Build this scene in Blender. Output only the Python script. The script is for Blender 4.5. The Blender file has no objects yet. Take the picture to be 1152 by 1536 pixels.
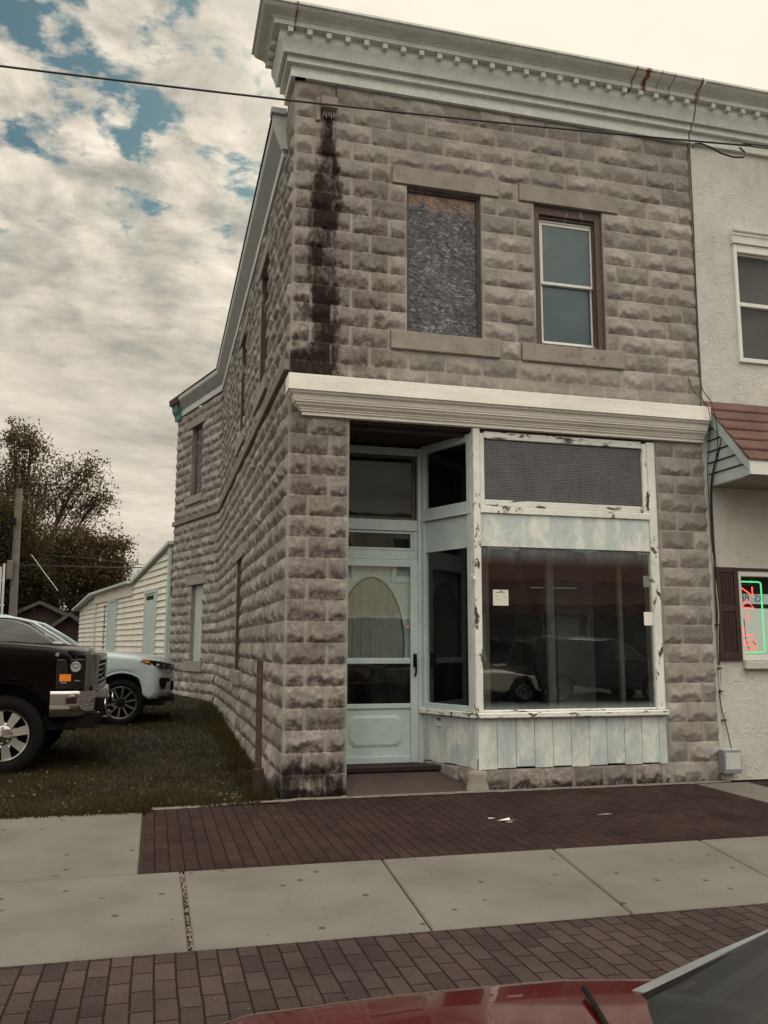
import bpy, bmesh, math, random
import numpy as np
from mathutils import Vector, Matrix
random.seed(7)
RNG = np.random.default_rng(11)
S = bpy.context.scene
C = S.collection
PI = math.pi

# ------------------------------------------------------------------ camera
CAM = np.array([-1.1762, -8.2139, 1.3956]); YAW, PITCH, ROLL, FPX = .25554, .15332, .002943, 1296.06
def cam_axes():
    f = np.array([math.sin(YAW)*math.cos(PITCH), math.cos(YAW)*math.cos(PITCH), math.sin(PITCH)])
    r = np.array([math.cos(YAW), -math.sin(YAW), 0.]); u = np.cross(r, f)
    return math.cos(ROLL)*r+math.sin(ROLL)*u, -math.sin(ROLL)*r+math.cos(ROLL)*u, f
AR, AU, AF = cam_axes()
def at(px, py, depth):           # a point seen at that pixel of the 1152x1536 photograph, so many metres away
    return CAM + depth*(AF+(px-576)/FPX*AR-(py-768)/FPX*AU)
cd = bpy.data.cameras.new('camera'); cam = bpy.data.objects.new('camera', cd); C.objects.link(cam)
cam.matrix_world = Matrix(((AR[0], AU[0], -AF[0], CAM[0]), (AR[1], AU[1], -AF[1], CAM[1]), (AR[2], AU[2], -AF[2], CAM[2]), (0, 0, 0, 1)))
cd.sensor_fit = 'VERTICAL'; cd.sensor_height = 24; cd.lens = 24*FPX/1536
cd.clip_start = .05; cd.clip_end = 3000
S.camera = cam

# ------------------------------------------------------------------ numpy noise
def _hash(ix, iy, seed):
    n = (ix.astype(np.int64)*374761393+iy.astype(np.int64)*668265263+seed*1442695041) & 0x7fffffff
    n = ((n ^ (n >> 13))*1274126177) & 0x7fffffff
    return ((n ^ (n >> 16)) & 0xffff)/65535.
def vnoise(x, y, seed=0):
    x = np.asarray(x, float); y = np.asarray(y, float)
    ix = np.floor(x); iy = np.floor(y); fx = x-ix; fy = y-iy
    fx = fx*fx*(3-2*fx); fy = fy*fy*(3-2*fy)
    a = _hash(ix, iy, seed); b = _hash(ix+1, iy, seed); c = _hash(ix, iy+1, seed); d = _hash(ix+1, iy+1, seed)
    return (a*(1-fx)+b*fx)*(1-fy)+(c*(1-fx)+d*fx)*fy
def fbm(x, y, seed=0, oct=4):
    s = 0; a = .5; t = 0
    for k in range(oct):
        s = s+a*vnoise(x*2**k, y*2**k, seed+k*17); t += a; a *= .5
    return s/t
def sstep(a, b, x):
    t = np.clip((x-a)/(b-a), 0, 1); return t*t*(3-2*t)

# ------------------------------------------------------------------ materials
class G:
    def __init__(s, name):
        s.m = bpy.data.materials.new(name); s.m.use_nodes = True
        s.t = s.m.node_tree; s.t.nodes.clear()
        s.out = s.t.nodes.new('ShaderNodeOutputMaterial')
    def n(s, ty, ins=None, **kw):
        nd = s.t.nodes.new(ty)
        for k, v in kw.items(): setattr(nd, k, v)
        for k, v in (ins or {}).items(): s.put(nd.inputs[k], v)
        return nd
    def put(s, sock, v):
        if isinstance(v, bpy.types.NodeSocket): s.t.links.new(v, sock)
        elif isinstance(v, (tuple, list)) and len(v) == 3 and sock.type == 'RGBA': sock.default_value = (*v, 1)
        else: sock.default_value = v
    def co(s, scale=(1, 1, 1), rot=(0, 0, 0), loc=(0, 0, 0), tex=False):
        c = s.n('ShaderNodeTexCoord').outputs['Object']
        return s.n('ShaderNodeMapping', {'Vector': c, 'Scale': scale, 'Rotation': rot, 'Location': loc}, vector_type='TEXTURE' if tex else 'POINT').outputs[0]
    def noise(s, scale, detail=4, vec=None, rough=.55, dist=0):
        return s.n('ShaderNodeTexNoise', {'Vector': vec or s.co(), 'Scale': scale, 'Detail': detail, 'Roughness': rough, 'Distortion': dist}).outputs[0]
    def voro(s, scale, vec=None, feature='F1', out=0, rnd=1):
        return s.n('ShaderNodeTexVoronoi', {'Vector': vec or s.co(), 'Scale': scale, 'Randomness': rnd}, feature=feature).outputs[out]
    def ramp(s, fac, stops):
        nd = s.n('ShaderNodeValToRGB', {'Fac': fac}); e = nd.color_ramp.elements
        while len(e) < len(stops): e.new(.5)
        for el, (p, c) in zip(e, stops):
            el.position = p; el.color = (c, c, c, 1) if isinstance(c, (int, float)) else (*c, 1)
        return nd.outputs[0]
    def mix(s, f, a, b, blend='MIX'):
        nd = s.n('ShaderNodeMix', data_type='RGBA', blend_type=blend)
        s.put(nd.inputs[0], f); s.put(nd.inputs[6], a); s.put(nd.inputs[7], b); return nd.outputs[2]
    def math(s, op, a, b=0., clamp=False):
        nd = s.n('ShaderNodeMath', operation=op, use_clamp=clamp); s.put(nd.inputs[0], a); s.put(nd.inputs[1], b); return nd.outputs[0]
    def attr(s, name): return s.n('ShaderNodeAttribute', attribute_name=name).outputs['Fac']
    def xyz(s, vec=None):
        o = s.n('ShaderNodeSeparateXYZ', {'Vector': vec or s.co()}).outputs; return o[0], o[1], o[2]
    def bump(s, h, strength=.3, dist=.01, normal=None):
        i = {'Height': h, 'Strength': strength, 'Distance': dist}
        if normal: i['Normal'] = normal
        return s.n('ShaderNodeBump', i).outputs[0]
    def bsdf(s, color, rough=.6, normal=None, **kw):
        i = {'Base Color': color, 'Roughness': rough}
        if normal: i['Normal'] = normal
        i.update(kw); return s.n('ShaderNodeBsdfPrincipled', i).outputs[0]
    def done(s, shader):
        s.t.links.new(shader, s.out.inputs[0]); return s.m

def plain(name, col, rough=.6, var=.25, scale=6, bump=.15, metal=0., spec=.5, dirt=None, bscale=60):
    g = G(name); f = g.noise(scale, 5)
    a = tuple(c*(1-var) for c in col); b = tuple(min(1, c*(1+var*.6)) for c in col)
    c = g.ramp(f, [(.3, a), (.7, b)])
    if dirt:
        c = g.mix(g.ramp(g.noise(scale*2.3, 6, rough=.7), [(dirt[1], 0.), (dirt[1]+.12, 1.)]), c, dirt[0])
    nb = g.bump(g.noise(bscale, 3), bump, .004) if bump else None
    return g.done(g.bsdf(c, rough, nb, **{'Metallic': metal, 'Specular IOR Level': spec}))

def stone_mat():
    g = G('rock_faced_stone'); v = g.co()
    base = g.ramp(g.noise(2.2, 5, v), [(.25, (.236, .217, .201)), (.5, (.315, .296, .277)), (.75, (.408, .388, .364))])
    base = g.mix(g.ramp(g.noise(28, 5, v, .7), [(.4, .0), (.8, .45)]), base, (.17, .138, .12))
    base = g.mix(1., base, g.n('ShaderNodeCombineColor', {0: g.attr('tone'), 1: g.attr('tone'), 2: g.attr('tone')}).outputs[0], 'MULTIPLY')
    # grime plus painted shade under the broken lower edge of the blocks
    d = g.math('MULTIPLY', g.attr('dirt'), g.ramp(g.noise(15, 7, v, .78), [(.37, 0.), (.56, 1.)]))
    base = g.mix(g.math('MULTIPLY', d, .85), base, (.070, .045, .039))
    st = g.ramp(g.math('ADD', g.attr('stain'), g.math('MULTIPLY', g.math('SUBTRACT', g.noise(15, 8, g.co((1, 1, .5)), .78), .5), 2.1)), [(.34, 0.), (.55, .6), (.85, .97)])
    base = g.mix(st, base, (.016, .009, .008))
    b = g.bump(g.noise(16, 8, v, .72, .4), .35, .018)
    b = g.bump(g.noise(48, 7, v, .7), .6, .012, b)
    b = g.bump(g.noise(190, 3, v), .25, .003, b)
    return g.done(g.bsdf(base, .92, b, **{'Specular IOR Level': .2}))

def paint_mat(name, col, peel=.0, fade=None, under=(.10, .075, .06), scale=9, stretch=(1, 1, 1), rough=.55, grime=.25, rust=False):
    """old oil paint: tone drift, grime, optional bare patches where it has peeled, optional faded patches"""
    g = G(name); v = g.co(stretch)
    c = g.ramp(g.noise(3.1, 5, v), [(.3, tuple(x*.86 for x in col)), (.7, tuple(min(1, x*1.06) for x in col))])
    if fade: c = g.mix(g.ramp(g.noise(4.3, 6, g.co((1, 1, .55)), .65, .5), [(.44, 0.), (.60, 1.)]), c, fade)
    c = g.mix(g.math('MULTIPLY', g.ramp(g.noise(23, 6, v, .7), [(.45, 0.), (.8, 1.)]), grime), c, (.13, .10, .085))
    h = g.noise(40, 4, v)
    if peel > 0:
        nz = g.noise(scale, 8, v, .72, .3)
        k = g.ramp(nz, [(.70-peel*.3, 0.), (.715-peel*.3, 1.)])
        c = g.mix(k, c, g.ramp(g.noise(60, 4, v), [(.3, tuple(x*.5 for x in under)), (.7, tuple(x*1.7 for x in under))]))
        h = g.math('SUBTRACT', h, g.math('MULTIPLY', k, 1.2))
    if rust:
        x, y, z = g.xyz()
        k = g.attr('rust')
        k = g.ramp(g.math('ADD', k, g.math('MULTIPLY', g.math('SUBTRACT', g.noise(30, 6, g.co((1, 1, .25)), .7), .5), 1.3)), [(.45, 0.), (.85, 1.)])
        c = g.mix(k, c, g.ramp(g.noise(50, 3), [(.4, (.10, .025, .012)), (.65, (.30, .10, .05))]))
    return g.done(g.bsdf(c, rough, g.bump(h, .3, .004), **{'Specular IOR Level': .35}))

def glass_mat(name, tint=(.92, .96, .95), refl=1., dust=.05, dustcol=(.35, .42, .45), wav=.02, base=None, dvec=(1, 1, .35), dscale=3, vert=None):
    """window glass: fresnel reflection over clear pane, a film of dust; base gives an opaque back colour"""
    g = G(name)
    nb = g.bump(g.noise(2.2, 2), wav, .05)
    fr = g.n('ShaderNodeFresnel', {'IOR': 1.5, 'Normal': nb}).outputs[0]
    fr = g.math('MULTIPLY', g.math('MULTIPLY', fr, g.math('SUBTRACT', 1., g.n('ShaderNodeNewGeometry').outputs['Backfacing'])), refl, True)
    glossy = g.n('ShaderNodeBsdfGlossy', {'Color': (.95, .97, .97), 'Roughness': .015, 'Normal': nb}).outputs[0]
    back = g.n('ShaderNodeBsdfTransparent', {'Color': tint}).outputs[0] if base is None else g.bsdf(base, .5)
    sh = g.n('ShaderNodeMixShader', {0: fr, 1: back, 2: glossy}).outputs[0]
    if dust:
        k = g.ramp(g.noise(dscale, 7, g.co(dvec), .7), [(.4, 0.), (.8, 1.)])
        k = g.math('MULTIPLY', k, dust)
        if vert is not None:   # dust gathered along the head and the foot of the pane
            z0, z1, w, amt = vert
            x, y, z = g.xyz()
            e = g.math('MAXIMUM', g.math('SUBTRACT', 1., g.math('DIVIDE', g.math('SUBTRACT', z, z0), w), True), g.math('SUBTRACT', 1., g.math('DIVIDE', g.math('SUBTRACT', z1, z), w*2.2), True))
            e = g.math('MULTIPLY', g.math('POWER', e, 1.6), g.ramp(g.noise(5, 6, g.co((1.6, 1, .12)), .7), [(.25, .15), (.75, 1.)]))
            k = g.math('ADD', k, g.math('MULTIPLY', e, amt), True)
        df = g.n('ShaderNodeBsdfDiffuse', {'Color': dustcol}).outputs[0]
        sh = g.n('ShaderNodeMixShader', {0: k, 1: sh, 2: df}).outputs[0]
    return g.done(sh)

def car_paint(name, col, flake=.0, coat=.8, rough=.35, metal=0., dust=.1):
    g = G(name); v = g.co()
    c = g.mix(g.math('MULTIPLY', g.ramp(g.noise(3, 6, v, .7), [(.45, 0.), (.8, 1.)]), dust), col, (.10, .085, .07))
    return g.done(g.bsdf(c, rough, g.bump(g.noise(3.5, 2, v), .015, .02), **{'Coat Weight': coat, 'Coat Roughness': .04, 'Metallic': metal, 'Specular IOR Level': .10}))

def emis(name, col, st):
    g = G(name); return g.done(g.n('ShaderNodeEmission', {'Color': (*col, 1), 'Strength': st}).outputs[0])

def osb_mat():
    g = G('weathered_strand_board')
    a = g.voro(17, g.co((.2, 1, 1), (0, .6, 0), tex=True), 'F1', 1); b = g.voro(17, g.co((.2, 1, 1), (0, -.5, 0), tex=True), 'F1', 1)
    c = g.voro(20, g.co((.2, 1, 1), (0, 1.45, 0), tex=True), 'F1', 1); e = g.voro(20, g.co((.22, 1, 1), (0, -1.2, 0), tex=True), 'F1', 1)
    sc = lambda q: g.n('ShaderNodeSeparateColor', {0: q}).outputs[0]
    k = g.math('MAXIMUM', g.math('MULTIPLY', sc(a), g.ramp(g.noise(6, 2), [(.3, .5), (.6, 1.)])), g.math('MULTIPLY', sc(b), .82)); k = g.math('MULTIPLY', g.math('MAXIMUM', k, g.math('MULTIPLY', sc(c), .9)), g.math('ADD', .35, g.math('MULTIPLY', sc(e), .65)))
    grey = g.ramp(k, [(.08, (.022, .020, .025)), (.36, (.070, .072, .085)), (.60, (.13, .135, .152)), (.85, (.30, .31, .32))])
    tan = g.ramp(k, [(.05, (.20, .12, .085)), (.5, (.36, .25, .19)), (1., (.55, .43, .34))])
    x, y, z = g.xyz()
    top = g.ramp(g.math('ADD', g.math('SUBTRACT', z, 5.98), g.math('MULTIPLY', g.math('SUBTRACT', g.noise(9, 6, g.co((1, 1, .6)), .7), .5), .55)), [(.0, 0.), (.22, 1.)])
    c = g.mix(top, grey, tan)
    return g.done(g.bsdf(c, .85, g.bump(k, .35, .004)))

def brick_mat(name, a, b, mortar):
    g = G(name); v = g.co((1, 1, 1), (0, 0, PI/2))
    wob = g.n('ShaderNodeTexNoise', {'Vector': g.co(), 'Scale': 3., 'Detail': 2.}).outputs[1]
    v2 = g.n('ShaderNodeVectorMath', {0: v, 1: g.n('ShaderNodeVectorMath', {0: g.n('ShaderNodeVectorMath', {0: wob, 1: (.5, .5, .5)}, operation='SUBTRACT').outputs[0], 1: (.011, .011, 0)}, operation='MULTIPLY').outputs[0]}, operation='ADD').outputs[0]
    bt = g.n('ShaderNodeTexBrick', {'Vector': v2, 'Color1': (0, 0, 0, 1), 'Color2': (1, 1, 1, 1), 'Mortar': (.5, .5, .5, 1), 'Scale': 1., 'Mortar Size': .0052, 'Mortar Smooth': .35, 'Bias': 0., 'Brick Width': .205, 'Row Height': .0935}, offset=.5)
    tone = bt.outputs[0]; mo = bt.outputs[1]
    c = g.mix(tone, a, b)
    c = g.mix(g.ramp(g.noise(90, 4, None, .7), [(.35, 0.), (.8, .6)]), c, (.10, .075, .07))
    c = g.mix(g.ramp(g.noise(1.4, 5, None, .65), [(.42, 0.), (.7, .55)]), c, tuple(x*.45 for x in a))
    c = g.mix(mo, c, mortar)
    specks = g.ramp(g.voro(46), [(.055, 1.), (.075, 0.)])
    c = g.mix(g.math('MULTIPLY', specks, g.ramp(g.noise(31, 2), [(.6, 0.), (.63, 1.)])), c, (.45, .40, .35))
    h = g.math('SUBTRACT', g.math('ADD', g.math('MULTIPLY', g.noise(120, 4), .25), g.math('MULTIPLY', g.math('ADD', tone, g.noise(7, 3)), .45)), g.math('MULTIPLY', mo, 1.3))
    return g.done(g.bsdf(c, .9, g.bump(h, .8, .008), **{'Specular IOR Level': .12}))

def concrete_mat():
    g = G('pavement_concrete')
    c = g.ramp(g.noise(1.1, 6, None, .6), [(.28, (.094, .090, .080)), (.5, (.144, .138, .122)), (.72, (.186, .176, .154))])
    c = g.mix(g.ramp(g.noise(7, 6, g.co((.5, 2.2, 1)), .7), [(.48, 0.), (.8, .55)]), c, (.135, .132, .122))
    c = g.mix(g.ramp(g.noise(170, 3), [(.4, 0.), (.75, .35)]), c, (.24, .22, .19))
    sep = g.n('ShaderNodeMapping', {'Vector': g.co(), 'Scale': (1, .8, 1)}).outputs[0]
    gum = g.math('MULTIPLY', g.ramp(g.math('ADD', g.voro(5.6, sep), g.math('MULTIPLY', g.noise(40, 2), .05)), [(.125, 1.), (.145, 0.)]), g.ramp(g.noise(2.2, 2), [(.41, 0.), (.44, 1.)]))
    c = g.mix(g.math('MULTIPLY', gum, .85), c, (.05, .042, .038))
    gum2 = g.math('MULTIPLY', g.ramp(g.voro(11), [(.075, 1.), (.1, 0.)]), g.ramp(g.noise(5, 2), [(.56, 0.), (.6, 1.)]))
    c = g.mix(g.math('MULTIPLY', gum2, .7), c, (.07, .055, .045))
    return g.done(g.bsdf(c, .85, g.bump(g.noise(140, 5, None, .65), .25, .004), **{'Specular IOR Level': .3}))

def stucco_mat():
    g = G('trowelled_stucco'); v = g.co()
    c = g.ramp(g.noise(1.3, 5, v), [(.3, (.50, .495, .46)), (.7, (.60, .59, .55))])
    c = g.mix(g.ramp(g.noise(6, 6, g.co((1, 1, .35)), .7), [(.52, 0.), (.85, .45)]), c, (.27, .25, .22))
    w = g.n('ShaderNodeTexNoise', {'Vector': v, 'Scale': 7., 'Detail': 4., 'Distortion': 1.6}).outputs[0]
    ridge = g.math('ABSOLUTE', g.math('SUBTRACT', w, .5))
    ridge = g.ramp(ridge, [(.0, 1.), (.045, .0)])
    ridge = g.math('MULTIPLY', ridge, g.ramp(g.noise(5, 3, v), [(.42, 0.), (.6, 1.)]))
    h = g.math('ADD', ridge, g.math('MULTIPLY', g.noise(36, 6, v, .65), .8))
    h = g.math('ADD', h, g.math('MULTIPLY', g.noise(11, 4, v, .6, 1.2), 1.2))
    return g.done(g.bsdf(c, .9, g.bump(h, .5, .014), **{'Specular IOR Level': .2}))

def foliage_mat(name, a, b):
    g = G(name)
    r = g.n('ShaderNodeObjectInfo').outputs['Random']
    c = g.ramp(g.noise(1.3, 3), [(.3, a), (.7, b)])
    d = g.bsdf(c, .7, None, **{'Specular IOR Level': .2})
    t = g.n('ShaderNodeBsdfTranslucent', {'Color': g.mix(.5, c, (.14, .11, .03))}).outputs[0]
    return g.done(g.n('ShaderNodeMixShader', {0: .25, 1: d, 2: t}).outputs[0])

M = {}
M['stone'] = stone_mat()
M['slab'] = plain('cast_stone', (.27, .25, .22), .88, .2, 5, .25, dirt=((.13, .105, .09), .58))
M['belt'] = plain('belt_stone', (.21, .18, .16), .9, .25, 5, .3)
M['cornice'] = paint_mat('cornice_paint', (.66, .70, .675), .0, grime=.3, rust=True, under=(.12, .06, .04))
M['fascia'] = paint_mat('cream_paint', (.84, .82, .765), .02, grime=.22, stretch=(.4, 1, 2), scale=12)
M['trim'] = paint_mat('aqua_white_paint', (.52, .60, .60), .1, scale=7, stretch=(1, 1, .35), grime=.25)
M['peel'] = paint_mat('flaking_white_paint', (.75, .765, .73), .40, scale=11, stretch=(.7, 1, .45), under=(.07, .05, .042), grime=.25)
M['peelh'] = paint_mat('flaking_sash_paint', (.74, .75, .71), .46, scale=13, stretch=(.35, 1, 1.3), under=(.07, .05, .042), grime=.25)
M['board'] = paint_mat('faded_board_paint', (.49, .565, .57), .02, fade=(.67, .69, .66), grime=.3, stretch=(1, 1, .5))
M['panel'] = paint_mat('washed_panel_paint', (.52, .60, .61), .0, fade=(.74, .75, .71), grime=.25, stretch=(1, 1, .4))
M['aqua'] = paint_mat('pale_aqua_paint', (.46, .55, .555), .0, grime=.2)
M['door'] = paint_mat('door_enamel', (.47, .57, .58), .0, grime=.14, rough=.4)
M['gutter'] = paint_mat('gutter_paint', (.52, .55, .54), .0, grime=.2)
M['soffit'] = paint_mat('grey_soffit_paint', (.25, .26, .26), .0, grime=.3)
M['greenpaint'] = paint_mat('old_green_paint', (.06, .19, .17), .3, grime=.4)
M['darkwood'] = plain('dark_bare_wood', (.035, .021, .017), .8, .5, 9, .5, dirt=((.11, .08, .06), .6))
M['brownwood'] = paint_mat('weathered_brown_wood', (.085, .058, .052), .35, scale=10, stretch=(1, 1, .3), under=(.20, .18, .17), grime=.3)
M['vinyl'] = plain('white_vinyl', (.68, .69, .66), .4, .08, 3, 0)
M['osb'] = osb_mat()
M['stucco'] = stucco_mat()
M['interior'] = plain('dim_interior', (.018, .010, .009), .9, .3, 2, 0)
M['intpost'] = paint_mat('interior_post_paint', (.085, .08, .078), .45, scale=12, stretch=(1, 1, .25), grime=.4)
M['slabfloor'] = plain('worn_entry_concrete', (.060, .038, .034), .8, .35, 4, .3, dirt=((.05, .035, .03), .5))
M['glass'] = glass_mat('display_glass', dust=.018, vert=(.76, 2.40, .09, .42), refl=3.6)
M['glass_clean'] = glass_mat('side_glass', dust=.015, refl=1.3)
M['glass_storm'] = glass_mat('storm_door_glass', dust=.015, refl=3.)
M['glass_dark'] = glass_mat('dark_transom_glass', dust=.05, refl=.9)
M['glass_painted_sky'] = glass_mat('upper_window_glass', base=(.012, .046, .062), refl=1.0, dust=.12, dustcol=(.10, .20, .23))  # teal sky reflection is put into the base and dust colours
M['chrome'] = plain('chrome', (.68, .68, .68), .09, .05, 4, 0, metal=1.)
M['alloy'] = plain('wheel_alloy', (.42, .41, .41), .28, .1, 4, 0, metal=1.)
M['rubber'] = plain('tyre_rubber', (.006, .005, .005), .8, .3, 20, .2, spec=.15)
M['black'] = plain('black_plastic', (.006, .005, .005), .6, .3, 20, .1, spec=.12)
M['cable'] = plain('cable_black', (.018, .014, .014), .6, .3, 20, 0)
M['rust'] = plain('rusty_steel', (.060, .032, .024), .75, .5, 14, .4, dirt=((.10, .05, .03), .55))
M['paper'] = plain('paper', (.66, .66, .58), .8, .06, 9, 0)
M['white'] = plain('white_card', (.78, .77, .75), .7, .04, 9, 0)
M['ink'] = plain('dark_ink', (.03, .035, .04), .7, .1, 9, 0)
M['brick'] = brick_mat('brick_paver', (.034, .023, .0225), (.068, .051, .0495), (.018, .010, .009))
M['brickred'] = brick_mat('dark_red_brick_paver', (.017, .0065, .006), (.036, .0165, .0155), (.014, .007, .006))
M['concrete'] = concrete_mat()
M['joint'] = plain('joint_dirt', (.035, .022, .018), .95, .5, 30, .4)
M['asphalt'] = plain('asphalt', (.05, .047, .045), .9, .3, 40, .5)
M['earth'] = plain('bare_earth', (.055, .040, .028), .95, .45, 3, .5, dirt=((.10, .075, .05), .6))
M['lawn'] = plain('lawn_soil', (.018, .014, .008), .95, .5, 2.5, .6, dirt=((.06, .042, .026), .6))
M['siding'] = paint_mat('white_siding', (.76, .735, .66), .0, grime=.3, stretch=(1, 1, .6))
M['shingle'] = plain('red_brown_shingle', (.125, .066, .054), .9, .35, 4, .5)
M['maroon'] = plain('maroon_shutter', (.040, .017, .017), .5, .2, 6, .1)
M['bark'] = plain('bark', (.05, .038, .03), .95, .4, 12, .6)
M['polewood'] = plain('grey_pole_wood', (.13, .115, .105), .9, .3, 3, .3)
M['leaf_dark'] = foliage_mat('dark_foliage', (.018, .014, .007), (.042, .032, .014))
M['leaf_tan'] = foliage_mat('autumn_foliage', (.034, .024, .012), (.075, .050, .024))
M['grassblade'] = foliage_mat('grass_blades', (.022, .019, .006), (.066, .050, .018))
M['litterleaf'] = plain('dry_leaf', (.13, .095, .06), .9, .5, 3, 0)

# ------------------------------------------------------------------ mesh building
class MB:
    def __init__(s): s.v = []; s.f = []
    def add(s, vs, fs):
        o = len(s.v); s.v += [tuple(map(float, p)) for p in vs]; s.f += [tuple(i+o for i in f) for f in fs]; return s
    def hexa(s, p): return s.add(p, [(0, 3, 2, 1), (4, 5, 6, 7), (0, 1, 5, 4), (1, 2, 6, 5), (2, 3, 7, 6), (3, 0, 4, 7)])
    def box(s, x0, x1, y0, y1, z0, z1):
        return s.hexa([(x0, y0, z0), (x1, y0, z0), (x1, y1, z0), (x0, y1, z0), (x0, y0, z1), (x1, y0, z1), (x1, y1, z1), (x0, y1, z1)])
    def obox(s, O, u, d0, d1, u0, u1, z0, z1):    # a box along a plan direction u; d is measured along the left normal of u
        u = np.array([u[0], u[1], 0.])/math.hypot(u[0], u[1]); n = np.array([-u[1], u[0], 0.]); O = np.array(O, float)
        P = lambda a, b, c: O+a*u+b*n+np.array([0, 0, c])
        return s.hexa([P(u0, d0, z0), P(u1, d0, z0), P(u1, d1, z0), P(u0, d1, z0), P(u0, d0, z1), P(u1, d0, z1), P(u1, d1, z1), P(u0, d1, z1)])
    def prism(s, pts, fn0, fn1):                  # polygon pts through two maps -> solid
        n = len(pts); s.add([fn0(p) for p in pts]+[fn1(p) for p in pts],
            [tuple(range(n))[::-1], tuple(range(n, 2*n))]+[(i, (i+1) % n, n+(i+1) % n, n+i) for i in range(n)]); return s
    def rows(s, rows, closed=False, cap=False):   # rows of points -> skin
        n = len(rows[0]); vs = [p for r in rows for p in r]; fs = []
        for i in range(len(rows)-1):
            for j in range(n if closed else n-1):
                k = (j+1) % n; fs.append((i*n+j, i*n+k, (i+1)*n+k, (i+1)*n+j))
        if cap: fs += [tuple(range(n))[::-1], tuple(range((len(rows)-1)*n, len(rows)*n))]
        return s.add(vs, fs)
    def tube(s, pts, r, n=8, cap=True):
        pts = [Vector(p) for p in pts]; rr = [float(q) for q in r] if isinstance(r, (list, tuple)) else [float(r)]*len(pts); R = []
        up = None
        for i, p in enumerate(pts):
            t = (pts[min(i+1, len(pts)-1)]-pts[max(i-1, 0)]).normalized()
            if up is None: up = Vector((0, 0, 1)) if abs(t.z) < .9 else Vector((1, 0, 0))
            if (up-t*up.dot(t)).length < .05: up = Vector((0, 1, 0)) if abs(t.y) < .9 else Vector((1, 0, 0))
            a = (up-t*up.dot(t)).normalized(); b = t.cross(a); up = a
            R.append([p+rr[i]*(math.cos(q)*a+math.sin(q)*b) for q in [2*PI*k/n for k in range(n)]])
        return s.rows(R, True, cap)
    def lathe(s, prof, c, axis='y', n=32, closed=False):   # prof: (radius, along axis)
        R = []
        for r, h in prof:
            row = []
            for k in range(n):
                a = 2*PI*k/n; x, y = r*math.cos(a), r*math.sin(a)
                row.append({'z': (c[0]+x, c[1]+y, c[2]+h), 'y': (c[0]+x, c[1]+h, c[2]+y), 'x': (c[0]+h, c[1]+x, c[2]+y)}[axis])
            R.append(row)
        return s.rows(R, True, not closed)

def origin(o):
    p = Vector((0, 0, 0))
    while o is not None: p += o.location; o = o.parent
    return p
def link(name, me, mat, parent=None, loc=(0, 0, 0)):
    o = bpy.data.objects.new(name, me); C.objects.link(o); o.location = loc
    if mat is not None: me.materials.append(mat)
    if parent is not None: o.parent = parent
    return o
def finish(me, smooth=None, bevel=0., seg=1):
    bm = bmesh.new(); bm.from_mesh(me)
    bmesh.ops.recalc_face_normals(bm, faces=bm.faces)
    if bevel:
        es = [e for e in bm.edges if len(e.link_faces) == 2 and e.calc_face_angle(0) > .6]
        bmesh.ops.bevel(bm, geom=es, offset=bevel, segments=seg, affect='EDGES', profile=.6, clamp_overlap=True)
    bm.to_mesh(me); bm.free()
    if smooth is not None:
        me.polygons.foreach_set('use_smooth', [True]*len(me.polygons)); me.set_sharp_from_angle(angle=math.radians(smooth))
def obj(name, mb, mat, parent=None, base=(0, 0, 0), smooth=None, bevel=0., seg=1, label=None):
    """one mesh object; vertices are given in world space (or, under a turned parent, in the thing's own space with base (0,0,0))"""
    o0 = np.array(origin(parent)) if parent is not None and not parent.get('_local') else np.zeros(3)
    b = np.array(base, float) if parent is None else np.zeros(3)
    me = bpy.data.meshes.new(name); sh = o0+b
    me.from_pydata([(x-sh[0], y-sh[1], z-sh[2]) for x, y, z in mb.v], [], mb.f)
    finish(me, smooth, bevel, seg)
    o = link(name, me, mat, parent, tuple(b))
    if label: o['label'] = label
    if parent is not None and parent.get('_local'): o['_local'] = 1
    return o
def tag(o, label, cat, group=None):
    o['label'] = label; o['category'] = cat
    if group: o['group'] = group
    return o
def thing(name, label, cat, loc=(0, 0, 0), rotz=0., group=None, local=False):
    o = bpy.data.objects.new(name, None); C.objects.link(o); o.location = loc; o.rotation_euler = (0, 0, rotz); o.empty_display_size = .2
    if local: o['_local'] = 1
    return tag(o, label, cat, group)
def struct(name, mb, mat, kind='structure', **kw):
    o = obj(name, mb, mat, **kw); o['kind'] = kind; return o
def copy_part(o, parent, loc):
    c = o.copy(); C.objects.link(c); c.parent = parent; c.location = loc; return c

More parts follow.
